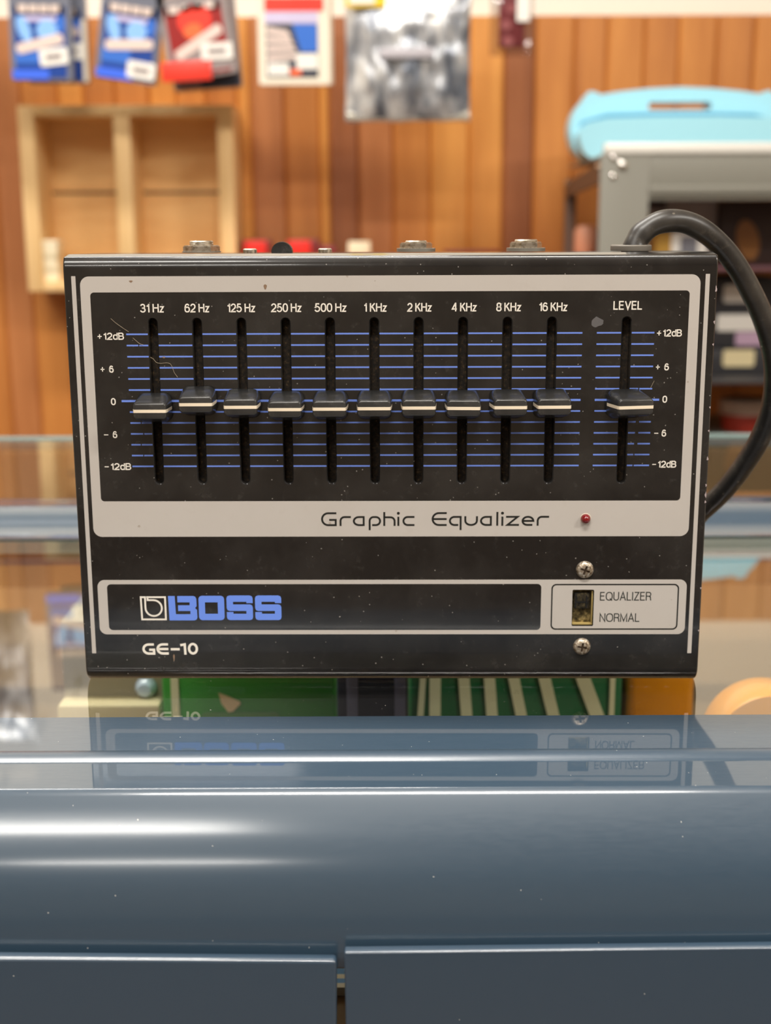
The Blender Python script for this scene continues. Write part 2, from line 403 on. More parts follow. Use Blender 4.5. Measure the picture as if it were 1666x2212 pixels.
# ------------------------------------------------------------------ room
WALL_Y = 1.68
struct(box('floor', -2.6, 2.6, -4.6, WALL_Y + .1, -.05, 0, M['floor']))
struct(box('ceiling', -2.6, 2.6, -4.6, WALL_Y + .1, CEIL, CEIL + .05, M['ceiling']))
struct(box('wall_back', -2.6, 2.6, WALL_Y, WALL_Y + .1, 0, CEIL, M['plaster']))
struct(box('wall_left', -2.65, -2.6, -4.6, WALL_Y + .1, 0, CEIL, M['shop']))
struct(box('wall_right', 2.6, 2.65, -4.6, WALL_Y + .1, 0, CEIL, M['shop']))
struct(box('wall_front', -2.6, 2.6, -4.65, -4.6, 0, CEIL, M['shop']))
WF = WALL_Y - .018            # face of the wood panelling
wood_top = at(833, 35, WF).z
bounds = [(-40, 4), (0, 2), (62, 0), (140, 1), (195, 4), (262, 0), (335, 1), (392, 0), (455, 4), (520, 1), (548, 2), (620, 4), (694, 1), (714, 3), (776, 2), (850, 0), (930, 1),
          (1012, 1), (1085, 3), (1150, 0), (1232, 4), (1300, 0), (1378, 4), (1450, 0), (1530, 4), (1608, 0), (1690, 4), (1768, 0)]
pl = []
for (a, t), (b, _) in zip(bounds, bounds[1:]): pl.append((at(a, 500, WF).x, at(b, 500, WF).x, t))
xl, xr = pl[0][0], pl[-1][1]
while xl > -2.58: wdt = rnd.uniform(.04, .055); pl.append((max(xl-wdt, -2.6), xl, rnd.choice((0, 1, 2, 4)))); xl -= wdt
while xr < 2.58: wdt = rnd.uniform(.04, .055); pl.append((xr, min(xr+wdt, 2.6), rnd.choice((0, 1, 2, 4)))); xr += wdt
bm = bmesh.new()
for a, b, t in pl:
    g = .0012
    prof = [(a, WALL_Y), (a, WF + .004), (a + .003, WF), (b - .003, WF), (b, WF + .004), (b, WALL_Y)]
    lo = [bm.verts.new((x, y, .0)) for x, y in prof]; hi = [bm.verts.new((x, y, wood_top)) for x, y in prof]
    for i in range(5):
        f = bm.faces.new((lo[i], lo[i+1], hi[i+1], hi[i])); f.material_index = t
    f = bm.faces.new(hi); f.material_index = t
struct(bm_obj('trim_1', bm, [M['plank%d' % i] for i in range(5)]))

M['lamp_body'] = mat('white lamp housing', srgb(240, 240, 236), .5)
for i, (lx, ly, sx, sy, pw) in enumerate(LAMPS):
    side = ['straight over the front of the counter', 'left of the counter front, second row', 'far from the counter near the shop front', 'between the counter and the wood wall', 'added out of view at far right to light the rack'][i]
    t = thing('ceiling_light', 'white fluorescent ceiling fixture ' + side, 'ceiling light', (lx, ly, CEIL), group='fluorescent ceiling fixtures')
    box('housing', -sx/2 - .02, sx/2 + .02, -sy/2 - .02, sy/2 + .02, -.06, 0, M['lamp_body'], t, .004)

# ------------------------------------------------------------------ display counter
XE = .95
ctr = thing('display_counter', 'blue grey framed shop counter with a glass top, under the black equalizer', 'display counter', (0, 0, 0))
H = GZ
def arcp(y, z, r, a0, a1, n):
    """walk an arc whose normal turns from a0 to a1 degrees (0 up, 90 to the front)"""
    out = []
    cy, cz = y + r*math.sin(R(a0)), z - r*math.cos(R(a0))
    for k in range(1, n+1):
        a = R(a0 + (a1-a0)*k/n); out.append((cy - r*math.sin(a), cz + r*math.cos(a)))
    return out
zt = .0004
prof = [(.3534, -.012), (.3534, zt - .0002), (.3532, zt), (.3290, zt), (.3283, zt + .0002)]
for k in range(1, 10):
    u = k/10; prof.append((.3283 - u*.0075, zt + .0002 + .0010*math.sin(math.pi*u)**.8))
prof += [(.3208, zt + .0002), (.3201, zt), (.3050, zt)]
for args in ((.0008, 0, 33, 6), (.0068, 33, 50, 10), (.10, 50, 55, 6), (.05, 55, 64.5, 8), (.045, 64.5, 90, 14)):
    prof += arcp(prof[-1][0], prof[-1][1], *args)
yf, zf = prof[-1]
prof += [(yf, min(zf - .002, -.0405)), (yf + .002, -.042), (yf + .010, -.042), (yf + .014, -.012)]
o = extrude_x('front_rail', [(y, z + H) for y, z in prof], -XE, XE, M['rail'], ctr); wnormal(o)
prof = [(.571, -.012), (.571, zt), (.592, zt)]
for k in range(1, 14):
    u = k/14; prof.append((.592 + u*.043, zt + .0064*(1 - (2*u-1)**2)))
prof += [(.635, zt), (.658, zt), (.658, -.012)]
o = extrude_x('rear_rail', [(y, z + H) for y, z in prof], -XE, XE, M['rail'], ctr)
box('gasket', -XE, XE, .5694, .5709, H - .004, H + .0005, M['gasket'], ctr)
def pane(name, y0, y1):
    bm = bmesh.new(); box_into(bm, -XE, XE, y0, y1, H - .006, H)
    o = bm_obj(name, bm, [M['glass'], M['glass_under'], M['glass_edge']], ctr)
    for p in o.data.polygons: p.material_index = 0 if p.normal.z > .5 else (1 if p.normal.z < -.5 else 2)
    return o
pane('glass_top', .3536, .5692)['label'] = 'front glass pane the equalizer stands on'
pane('glass_top', .6582, .852)['label'] = 'rear glass pane behind the rail'
box('edge_strip', -XE, XE, .8522, .858, H - .007, H + .0012, M['glass_edge'], ctr, .0008)
# two front cover plates that sag towards the gap between them
gx = at(736, 2100, .283).x
bz = H - .0337
o = box('front_panel', .0, 1.0, -.0032, 0, -.14, 0, M['panel'], ctr, .0005, 3, loc=(gx + .00085, .2876, bz + .0002), rot=(0, R(-.45), 0)); o['label'] = 'right front cover plate with a crisp top edge'
o = box('front_panel', -1.0, .0, -.0036, 0, -.14, 0, M['panel'], ctr, .0010, 4, loc=(gx - .00095, .2876, bz - .0018), rot=(0, R(.75), 0)); o['label'] = 'left front cover plate sitting a little lower'
M['case_in'] = mat('brown counter lining', srgb(128, 100, 68), .6); M['ledge'] = mat('beige tin base', srgb(205, 188, 148), .6)
box('shelf', -XE + .02, XE - .02, .305, .845, H - .112, H - .10, M['case_in'], ctr, .001)
box('back_panel', -XE, XE, .846, .858, .08, H - .0075, M['case_in'], ctr, .001)
for s in (-1, 1): box('side_panel', s*XE - .01, s*XE + .01, .31, .845, .08, H - .0125, M['panel'], ctr, .001)
box('lower_front', -XE, XE, .293, .303, .08, H - .15, M['panel'], ctr, .001)
box('base', -XE, XE, .30, .85, 0, .08, M['gasket'], ctr, .002)

# goods on the shelf inside the counter
SZ = H - .0999
M['green'] = mat('leaf green card', srgb(58, 165, 58), .5); M['green_dark'] = mat('dark green card', srgb(30, 112, 68), .5)
M['pale'] = mat('pale cream print', srgb(240, 240, 200), .5); M['cream'] = mat('cream print', srgb(250, 225, 180), .5)
M['grey_box'] = mat('grey brown metal', srgb(160, 148, 124), .4); M['amber'] = mat('amber lacquer', srgb(226, 146, 22), .25, coat=.4)
M['post'] = mat('dark blue post', srgb(58, 70, 98), .35); M['post_light'] = mat('blue grey post edge', srgb(130, 138, 180), .35)
M['pearl'] = mat('pearly glass knob', srgb(200, 215, 235), .1, coat=1)
IY = .50
def X_at(px, Y): return at(px, 1500, Y).x
def zspan(py, Y): return at(833, py, Y).z
# green box with a cream arrow-like patch
x0, x1 = X_at(350, IY), X_at(724, IY)
t = thing('green_box', 'bright green box with a cream patch inside the counter', 'box', ((x0+x1)/2, IY, SZ)); hw = (x1-x0)/2
zt2 = H - .020 - SZ
box('carton', -hw, hw, 0, .08, 0, zt2, M['green'], t, .002)
cx, cz = X_at(497, IY) - (x0+x1)/2, zspan(1515, IY) - SZ
flat('patch', [[(cx-.0045, cz+.0042), (cx-.0005, cz+.0026), (cx+.0040, cz+.0005), (cx+.0042, cz-.0005), (cx+.0012, cz-.0036), (cx-.0008, cz-.0040), (cx-.0035, cz-.0002)]], -.0008, M['cream'], t, .0004)
cx = X_at(380, IY) - (x0+x1)/2
flat('stripe', [rrect(cx-.0018, .01, cx+.0014, zt2-.004, .0005)], -.0008, M['pale'], t, .0003)
flat('pale_band', [rrect(-hw*.55, zspan(1545, IY)-SZ-.004, hw*.35, zspan(1536, IY)-SZ, .002)], -.0006, mat('light green print', srgb(96, 160, 86), .5), t, .0003)  # paler green band across the box front
# centre post
x0, x1 = X_at(728, .47), X_at(882, .47)
t = thing('shelf_post', 'dark blue upright post behind the green box inside the counter', 'post', ((x0+x1)/2, .47, SZ)); hw = (x1-x0)/2
box('post', -hw, hw, 0, .02, 0, .075, M['post'], t, .001)
for u in (-.72, .62): box('edge_band', u*hw, u*hw + .0042, -.0012, .0, .0, .075, M['post_light'], t, .0004)
# dark green box with pale leaning stripes
x0, x1 = X_at(886, IY), X_at(1345, IY)
t = thing('striped_box', 'dark green box with pale leaning stripes inside the counter', 'box', ((x0+x1)/2, IY, SZ)); hw = (x1-x0)/2
box('carton', -hw, hw, 0, .08, 0, zt2, M['green_dark'], t, .002)
for (pt, pb, wd) in ((915, 905, 14), (940, 935, 26), (1000, 1005, 26), (1055, 1060, 26), (1105, 1125, 26), (1170, 1195, 28), (1250, 1290, 34), (1322, 1320, 12)):
    zb, ztp = zspan(1560, IY) - SZ, zspan(1445, IY) - SZ
    k = IY/FPX*.98; ox = (x0+x1)/2
    a, b = X_at(pt, IY) - ox, X_at(pb, IY) - ox; h_ = wd*k/2
    P = [(a-h_, ztp), (a+h_, ztp), (b+h_*1.4, zb), (b-h_*.6, zb)]
    flat('stripe', [P], -.0008, M['pale'], t, .0003)
# grey tin with a pearly knob
x0, x1 = X_at(120, IY), X_at(344, IY)
t = thing('metal_tin', 'grey brown tin with a pearly round knob inside the counter', 'tin', ((x0+x1)/2, IY, SZ)); hw = (x1-x0)/2
ztin = zspan(1521, IY) - SZ
box('body', -hw, hw, .012, .09, 0, H - .02 - SZ, M['grey_box'], t, .002)
box('ledge', -hw, hw, 0, .012, 0, ztin, M['ledge'], t, .002)
bm = lathe([(0, .0058), (.0026, .0052), (.0042, .0034), (.0047, .0010), (.0040, 0)], 28)
bm_obj('knob', bm, M['pearl'], t, loc=(X_at(305, IY) - (x0+x1)/2, .0118, zspan(1502, IY) - SZ), rot=(R(90), 0, 0))
# amber block and amber disc
x0, x1 = X_at(1356, IY), X_at(1503, IY)
t = tag(box('amber_block', -(x1-x0)/2, (x1-x0)/2, 0, .07, 0, H - .02 - SZ, M['amber'], loc=((x0+x1)/2, IY, SZ), bev=.004, seg=3), 'amber lacquered wooden block beside the striped green box', 'block')
Yd = .455
c = at(1672, 1497, Yd); rd = .022
bm = lathe([(0, 0), (rd*.94, 0), (rd, .003), (rd, .017), (rd*.94, .02), (0, .02)], 56)
t = thing('amber_drum', 'round amber drum standing on edge on a pale block at the right inside the counter', 'drum', (c.x, Yd, c.z - 2*rd))
bm_obj('shell', bm, M['amber'], t, loc=(0, 0, rd), rot=(R(-90), 0, 0))
hb_ = c.z - 2*rd - SZ - .0002
tag(box('pale_block', -.035, .06, -.004, .05, 0, hb_, M['case_in'], loc=(c.x, Yd, SZ), bev=.001), 'pale wooden block carrying the amber drum inside the counter', 'block')
bm = lathe([(rd*.80, -.0006), (rd*.80, .0008), (0, .0010)], 48)
# striped carton glimpsed through the gap between the cover plates
t = thing('striped_booklet', 'small blue and white striped booklet glimpsed through the gap between cover plates', 'booklet', (at(736, 2110, .377).x, .377, SZ))
yA = (HCAM - SZ - .003)/.6435; yB = (HCAM - SZ - .003)/.6265      # depths seen through the gap at the stripe ends
box('pages', -.03, .03, yA - .377, yB - .377 + .004, 0, .003, mat('booklet pages', srgb(230, 228, 220), .6), t, .0004)
hh = (yB - yA)/4
for i, mn_ in enumerate(('white', 'blue') * 2):
    box('stripe', -.03, .03, yA - .377 + i*hh, yA - .377 + (i+1)*hh + (.004 if i == 3 else 0), .003, .0032, mat('booklet stripe ' + mn_, srgb(110, 175, 250) if mn_ == 'blue' else srgb(250, 248, 238), .5), t)

# ------------------------------------------------------------------ equalizer
D0, YAW, EX = .38177, R(.7), -.003174
n_ = Vector((math.sin(YAW), math.cos(YAW), 0)); t_ = Vector((math.cos(YAW), -math.sin(YAW), 0))
base = n_*D0 + t_*EX
eq = thing('graphic_equalizer', 'black ten band graphic equalizer standing upright on the glass counter', 'graphic equalizer', (base.x, base.y, GZ + .0001), (0, 0, -YAW))
HW, HT, DEP, RB = .0950, .1310, .050, .0050
pr = []
def corner(cy, cz, r, a0, n):
    return [(cy + r*math.cos(R(a0+90*k/n)), cz + r*math.sin(R(a0+90*k/n))) for k in range(n+1)]
pr += corner(RB, RB, RB, 180, 12); pr += corner(DEP-.002, .002, .002, 270, 4); pr += corner(DEP-.002, HT-.0026, .002, 0, 4) + [(.0062, HT - .00002), (.0059, HT - .00005)]
_R1, _R2 = .0010, .0070                      # tight fold at the top, then a slow roll into the face
_top = [(_R1*math.sin(R(a)), _R1*math.cos(R(a))) for a in range(6, 61, 6)]           # (towards the front, up)
_c2 = ((_R1-_R2)*math.sin(R(60)), (_R1-_R2)*math.cos(R(60)))
_top += [(_c2[0] + _R2*math.sin(R(a)), _c2[1] + _R2*math.cos(R(a))) for a in range(63, 91, 3)]
_f = _top[-1][0]
pr += [(_f - q, HT - _R1 - .00058 + u_) for q, u_ in _top]   # the lid falls a little towards the front fold
case = extrude_x('case', pr, -HW, HW, M['black_paint'], eq)
bmc = bmesh.new(); bmc.from_mesh(case.data)
es = [e for e in bmc.edges if abs(e.verts[0].co.x - e.verts[1].co.x) < 1e-7]
bmesh.ops.bevel(bmc, geom=es, offset=.0006, segments=3, affect='EDGES', profile=.5, clamp_overlap=True)
bmesh.ops.recalc_face_normals(bmc, faces=bmc.faces); bmc.to_mesh(case.data); bmc.free()
SX = [-69.5 + 12.985*i for i in range(10)] + [69.15]
SZ0, SZ1, SWD = 63.2, 112.5, 2.45
def slot_loop(cx, z0, z1, w_, n=8):
    r = w_/2
    return [(cx + r*math.cos(R(a)), z1 - r + r*math.sin(R(a))) for a in [180*k/n for k in range(n+1)]] + \
           [(cx - r*math.cos(R(a)), z0 + r - r*math.sin(R(a))) for a in [180*k/n for k in range(n+1)]]
bm = bmesh.new()
def prism(loops_y):
    rings = [[bm.verts.new((x*mm, y*mm, z*mm)) for x, z in lp] for lp, y in loops_y]
    for a, b in zip(rings, rings[1:]):
        for i in range(len(a)): bm.faces.new((a[i], a[(i+1) % len(a)], b[(i+1) % len(a)], b[i]))
    bm.faces.new(rings[0]); bm.faces.new(rings[-1][::-1])
for i, sx in enumerate(SX):
    prism([(slot_loop(sx, SZ0-.3, SZ1+.3, SWD+.6), -1), (slot_loop(sx, SZ0-.3, SZ1+.3, SWD+.6), -.0001), (slot_loop(sx, SZ0, SZ1, SWD), .35), (slot_loop(sx, SZ0, SZ1, SWD), 4.5)])
prism([(rrect(55.6, 18.5, 62.1, 30.0, .4), -1), (rrect(55.6, 18.5, 62.1, 30.0, .4), 2.6)])
cut = bm_obj('cutter', bm, None, eq); bpy.context.view_layer.update(); boolean(case, cut); wnormal(case)
for sx in SX:
    flat('slot_felt', [[(x*mm, z*mm) for x, z in slot_loop(sx, SZ0+.05, SZ1-.05, SWD-.1)]], .0030, M['felt'], eq)
def mmloop(lp): return [(x*mm, z*mm) for x, z in lp]
SWH = rrect(55.55, 18.45, 62.15, 30.05, .4)
flat('upper_border', [mmloop(rrect(-90.2, 46.85, 90.05, 124.75, 2.6)), mmloop(rrect(-87.4, 57.85, 87.05, 120.15, 1.1))], -.00005, M['silver_print'], eq)
flat('lower_border', [mmloop(rrect(-89.9, 15.85, 90.3, 33.25, 2.2)), mmloop(rrect(-87.0, 17.2, 46.0, 31.9, 1.2)), mmloop(SWH)], -.00005, M['silver_print'], eq)
for s in (-1, 1): flat('side_stripe', [mmloop(rrect(s*92.05-.62, 9.7, s*92.05+.62, 124.85, .08, 1))], -.00005, M['silver_print'], eq)
flat('switch_outline', [mmloop(rrect(49.1, 17.3, 88.0, 31.9, 1.5)), mmloop(rrect(49.5, 17.7, 87.6, 31.5, 1.2))], -.0001, M['dark_print'], eq)
# blue scale lines, broken by the slots
gap = SWD/2 + .32
bm = bmesh.new()
def seg(x0, x1, z, h):
    vs = [bm.verts.new((x*mm, 0, q*mm)) for x, q in ((x0, z-h/2), (x1, z-h/2), (x1, z+h/2), (x0, z+h/2))]; bm.faces.new(vs)
for k in range(13):
    z = 108.0 - 3.283*k; h = .62 if k == 6 else .46
    xs = [-79.7 if k == 6 else -77.4]
    for sx in SX[:10]: xs += [sx - gap, sx + gap]
    xs.append(56.3)
    for a, b in zip(xs[::2], xs[1::2]):
        if a == xs[0] and k in (1, 8, 9, 10, 11):         # worn nick near the left end
            nk = -74.6 + .3*((k*7) % 5); seg(a, nk, z, h); seg(nk + .3, b, z, h)
        else: seg(a, b, z, h)
    seg(60.5, SX[10]-gap, z, h)
    xe = 79.5 if k == 6 else 77.3
    if k >= 5 and k != 6:
        nk = 73.2 - .12*(k-5); seg(SX[10]+gap, nk, z, h); seg(nk + (.35 if k in (5, 11, 12) else 1.0), xe, z, h)
    else: seg(SX[10]+gap, xe, z, h)
me = bpy.data.meshes.new('scale_lines'); bm.to_mesh(me); bm.free()
new_obj('scale_lines', me, M['blue_print'], eq, loc=(0, -.00006, 0))
LB = [('31 Hz', -73.0, -65.94), ('62 Hz', -59.98, -52.66), ('125 Hz', -47.51, -39.25), ('250 Hz', -34.65, -25.72), ('500 Hz', -21.93, -12.6), ('1 KHz', -7.6, -.84), ('2 KHz', 5.1, 12.26),
      ('4 KHz', 18.06, 25.34), ('8 KHz', 31.01, 38.28), ('16 KHz', 43.4, 51.75), ('LEVEL', 65.06, 73.53)]
texts('band_lettering', [(b, x0*mm, x1*mm, (114.3 if b != 'LEVEL' else 114.65)*mm, 2.55*mm) for b, x0, x1 in LB], -.00008, M['white_print'], eq, .145)
def decibels(side, xs, zs, dz):
    items = []
    for (sg, a0, a1, wd, b0, b1), z in zip(xs, zs):
        if sg: items.append((sg, a0*mm, a1*mm, z*mm + .0002, 1.7*mm))
        items.append((wd, b0*mm, b1*mm, z*mm, 2.1*mm))
    texts('decibel_lettering', items, -.00008, M['white_print'], eq, .162)
decibels('left', [('+', -86.0, -84.5, '12dB', -84.2, -78.1), ('+', -85.6, -84.2, '6', -82.95, -81.6), (None, 0, 0, '0', -82.9, -81.45), ('-', -85.6, -84.05, '6', -82.85, -81.5), ('-', -85.9, -84.4, '12dB', -84.0, -77.8)], (106.4, 96.75, 87.1, 77.2, 67.5), 0)
decibels('right', [('+', 77.9, 79.4, '12dB', 79.7, 85.3), ('+', 78.0, 79.4, '6', 80.6, 81.95), (None, 0, 0, '0', 80.45, 81.85), ('-', 78.3, 79.8, '6', 80.65, 82.0), ('-', 78.1, 79.5, '12dB', 79.85, 85.4)], (106.85, 96.95, 87.4, 77.3, 67.9), 0)
texts('switch_lettering', [('EQUALIZER', 63.97*mm, 79.66*mm, 26.6*mm, 2.75*mm), ('NORMAL', 64.05*mm, 76.39*mm, 19.8*mm, 2.75*mm)], -.00011, M['grey_print'], eq, .115)
# the display lettering of the title, as strokes
def tx(P): return [((-20.99 + (x-46)*.04386)*mm, (50.15 + (140-z)*.04386)*mm) for x, z in P]
W_ = 13.5*.04386*mm
def A(dx): return [(dx+340, 140), (dx+340, 77), (dx+308, 77)] + [(dx+308 - 36*math.sin(R(a)), 105.5 - 28.5*math.cos(R(a))) for a in range(15, 180, 15)] + [(dx+308, 134), (dx+336, 134)]
LT = [[(152, 50), (95, 50)] + [(95 - 42*math.sin(R(a)), 92 - 42*math.cos(R(a))) for a in range(15, 180, 15)] + [(95, 134), (147, 134), (147, 97), (102, 97)],
      [(180, 140), (180, 105)] + [(208 - 28*math.cos(R(a)), 105 - 28*math.sin(R(a))) for a in range(15, 90, 15)] + [(208, 77), (252, 77)],
      A(0),
      [(381, 170), (381, 105)] + [(409 - 28*math.cos(R(a)), 105 - 28*math.sin(R(a))) for a in range(15, 90, 15)] + [(409, 77), (424, 77)] + [(424 + 29*math.sin(R(a)), 105.5 - 28.5*math.cos(R(a))) for a in range(15, 180, 15)] + [(424, 134), (398, 134)],
      [(482, 42), (482, 140)], [(482, 79), (525, 79)] + [(525 + 28*math.sin(R(a)), 107 - 28*math.cos(R(a))) for a in range(15, 90, 15)] + [(553, 107), (553, 140)],
      [(579, 75), (579, 140)],
      [(690, 77), (644, 77)] + [(644 - 30*math.sin(R(a)), 105.5 - 28.5*math.cos(R(a))) for a in range(15, 180, 15)] + [(644, 134), (690, 134)],
      [(912, 50), (858, 50)] + [(858 - 43*math.sin(R(a)), 92 - 42*math.cos(R(a))) for a in range(15, 180, 15)] + [(858, 134), (912, 134)], [(820, 92), (912, 92)],
      [(1008, 170), (1008, 77), (965, 77)] + [(965 - 31*math.sin(R(a)), 105.5 - 28.5*math.cos(R(a))) for a in range(15, 180, 15)] + [(965, 134), (992, 134)],
      [(1040, 72), (1040, 104)] + [(1080 - 40*math.cos(R(a)), 104 + 30*math.sin(R(a))) for a in range(15, 180, 15)] + [(1120, 104), (1120, 72)],
      A(876), [(1260, 42), (1260, 140)], [(1295, 75), (1295, 140)],
      [(1320, 77), (1400, 77), (1330, 134), (1410, 134)],
      [(1438, 106), (1508, 106)] + [(1471 + 37*math.cos(R(a)), 106 - 29*math.sin(R(a))) for a in range(15, 180, 15)] + [(1434, 106)] + [(1466 - 32*math.cos(R(a)), 106 + 28*math.sin(R(a))) for a in range(15, 90, 15)] + [(1466, 134), (1502, 134)],
      [(1538, 140), (1538, 105)] + [(1566 - 28*math.cos(R(a)), 105 - 28*math.sin(R(a))) for a in range(15, 90, 15)] + [(1566, 77), (1616, 77)]]
paths = [(tx(P), W_, False) for P in LT]
for dx in (579, 1295): paths.append((tx([(dx + 5*math.cos(R(a)), 51 - 5*math.sin(R(a))) for a in range(0, 360, 30)]), 10.5*.04386*mm, True))
ribbons('title_lettering', paths, -.0001, M['dark_print'], eq)
def gxy(P): return [((-77.1 + (x-118)*.0327)*mm, (9.25 + (762-z)*.0327)*mm) for x, z in P]
W2 = 23*.0327*mm
LG = [[(232, 661), (182, 661)] + [(182 - 50*math.sin(R(a)), 706 - 45*math.cos(R(a))) for a in range(15, 180, 15)] + [(182, 751), (231, 751), (231, 713), (185, 713)],
      [(366, 660), (316, 660)] + [(316 - 50*math.sin(R(a)), 705 - 45*math.cos(R(a))) for a in range(15, 180, 15)] + [(316, 750), (370, 750)], [(270, 706), (368, 706)],
      [(390, 708), (475, 708)], [(482, 668), (524, 660), (528, 762)]]
paths = [(gxy(P), W2, False) for P in LG] + [(gxy([(601 + 37*math.cos(R(a)), 703 - 47*math.sin(R(a))) for a in range(0, 360, 15)]), W2, True)]
ribbons('model_lettering', paths, -.00008, M['white_print'], eq)
# square badge and block letters
def lxy(P): return [((-76.92 + (x-101)*.03246)*mm, (20.4 + (438-z)*.0325)*mm) for x, z in P]
W3 = 17*.03246*mm
fr = [(158, 211), (336, 211), (336, 430), (110, 430), (106, 211), (146, 211), (146, 318)] + [(224 - 78*math.cos(R(a)), 318 + 78*math.sin(R(a))) for a in range(15, 270, 15)] + [(224, 240), (170, 240), (170, 211)]
ribbons('badge', [(lxy(fr), W3, False)], -.00008, M['white_print'], eq)
def S_(dx): return [(dx+1105, 270), (dx+1165, 270), (dx+1165, 222), (dx+1157, 203), (dx+1138, 195), (dx+944, 195), (dx+925, 203), (dx+917, 222), (dx+917, 318), (dx+925, 339), (dx+944, 347), (dx+1103, 347), (dx+1103, 375), (dx+980, 375), (dx+980, 358),
                    (dx+917, 358), (dx+917, 410), (dx+925, 429), (dx+944, 437), (dx+1138, 437), (dx+1157, 429), (dx+1165, 410), (dx+1165, 311), (dx+1157, 291), (dx+1138, 283), (dx+978, 283), (dx+978, 257), (dx+1105, 257)]
Bl = [[(364, 200), (428, 200), (433, 379), (600, 379), (600, 440), (370, 440)],
      [(452, 200), (605, 200), (623, 208), (632, 228), (632, 300), (617, 318), (635, 338), (636, 412), (627, 432), (608, 440), (600, 440), (600, 379), (570, 379), (570, 347), (456, 347), (456, 291), (567, 291), (567, 262), (452, 262)]]
Bl = [Bl[0][:3] + [(572, 379), (572, 440)] + Bl[0][5:], Bl[1][:10] + [(572, 440), (572, 347)] + Bl[1][14:]]
loops = [lxy(b) for b in Bl] + [lxy(rrect(652, 198, 895, 438, 34, 4)), lxy([(712, 262), (833, 262), (833, 375), (712, 375)]), lxy(S_(0)), lxy(S_(270))]
flat('logo', loops, -.00007, M['logo_blue'], eq)
# wear marks
flat('smudge', [[((60.55 + (1.55 + .35*math.sin(a*2.3) + .2*math.sin(a*5+1))*math.cos(a))*mm, (111.1 + (1.45 + .3*math.cos(a*3.1))*math.sin(a))*mm) for a in [2*math.pi*k/22 for k in range(22)]]], -.00004, M['smudge'], eq)
for cx, cz, a, b in ((-36.2, 121.6, .45, .75), (-75.3, 123.3, .5, .3), (-67.3, 8.3, .25, 1.1), (-66.6, 101.2, .45, .22)):
    flat('paint_chip', [[((cx + a*math.cos(q)*(1+.3*math.sin(3*q)))*mm, (cz + b*math.sin(q))*mm) for q in [2*math.pi*k/12 for k in range(12)]]], -.00009, M['chip'], eq)

def on_face(px, py):
    p = inv @ at(px, py, D0); return Vector((p.x, -.00025, p.z))
inv = Matrix.Rotation(YAW, 4, 'Z') @ Matrix.Translation((-base.x, -base.y, -GZ))
M['lint'] = mat('pale lint', srgb(190, 175, 150), .9)
for P in (((324, 773), (331, 777), (337, 784), (346, 786), (360, 785), (368, 788), (373, 798), (376, 806), (383, 816)), ((286, 731), (294, 738), (300, 743), (308, 746)), ((238, 689), (248, 698), (262, 708), (277, 718)), ((1404, 838), (1408, 830), (1412, 822))):
    bm_obj('lint', tube(catmull([on_face(*q) for q in P], 4), .00004, 6), M['lint'], eq)
M['bare_edge'] = mat('bare metal edge chip', srgb(175, 160, 160), .5)
for z, h in ((120.5, .9), (111.0, .5), (104.5, .35), (86.0, .3), (79.0, .3), (70.6, .55), (62.5, .4), (59.6, .9), (57.4, .4), (30.5, .3), (17.0, .25)):
    flat('paint_chip', [[((94.62 + (.22 + .1*math.sin(z + k*2.1))*math.cos(q))*mm, (z + h*(1 + .3*math.cos(3*q + z))*math.sin(q))*mm) for k, q in enumerate([2*math.pi*j/10 for j in range(10)])]], -.00004, M['bare_edge'], eq)
# slider knobs
def sect(w_, h_, cz, r, y, n=5):
    return [(x*mm, y*mm, z*mm) for x, z in rrect(-w_/2, cz-h_/2, w_/2, cz+h_/2, r, n)]
def knob_mesh():
    bm = bmesh.new()
    rings = [sect(10.2, 8.6, 0, 2.3, -.5), sect(10.4, 8.7, 0, 2.3, -1.0), sect(10.3, 7.4, 0, 2.1, -3.0), sect(9.9, 5.6, 0, 1.3, -7.2), sect(9.75, 5.1, 0, 1.1, -8.0), sect(9.6, 4.75, 0, .95, -8.5), sect(9.2, 4.3, 0, .8, -8.85), sect(8.6, 3.6, 0, .6, -8.95)]
    rings = [[bm.verts.new(p) for p in r_] for r_ in rings]
    for a, b in zip(rings, rings[1:]):
        for i in range(len(a)): bm.faces.new((a[i], a[(i+1) % len(a)], b[(i+1) % len(a)], b[i]))
    bm.faces.new(rings[0]); bm.faces.new(rings[-1][::-1])
    return bm
def line_mesh():
    bm = bmesh.new()
    w0 = [(-5.22, -1.2), (-5.18, -3.0), (-5.0, -7.2), (-4.92, -8.3), (-4.70, -8.85), (-4.4, -9.03), (4.4, -9.03), (4.70, -8.85), (4.92, -8.3), (5.0, -7.2), (5.18, -3.0), (5.22, -1.2)]
    lo = [bm.verts.new((x*mm, y*mm, -.46*mm)) for x, y in w0]; hi = [bm.verts.new((x*mm, y*mm, .46*mm)) for x, y in w0]
    n = len(w0)
    for i in range(n): bm.faces.new((lo[i], lo[(i+1) % n], hi[(i+1) % n], hi[i]))
    bm.faces.new(lo[::-1]); bm.faces.new(hi)
    return bm
KZ = [86.5, 88.4, 87.6, 86.9, 87.0, 87.1, 87.25, 87.1, 87.3, 87.4, 87.3]
KR = [0, 1, 1, 0, 0, 0, 0, 0, 4, 2, 13]
kb = bm_obj('slider_knob', knob_mesh(), M['knob'], eq, angle=45); kl = bm_obj('indicator_line', line_mesh(), M['knob_line'], kb)
ks = box('stem', -.0008, .0008, -.0008, .003, -.0022, .0022, M['slit'], kb)
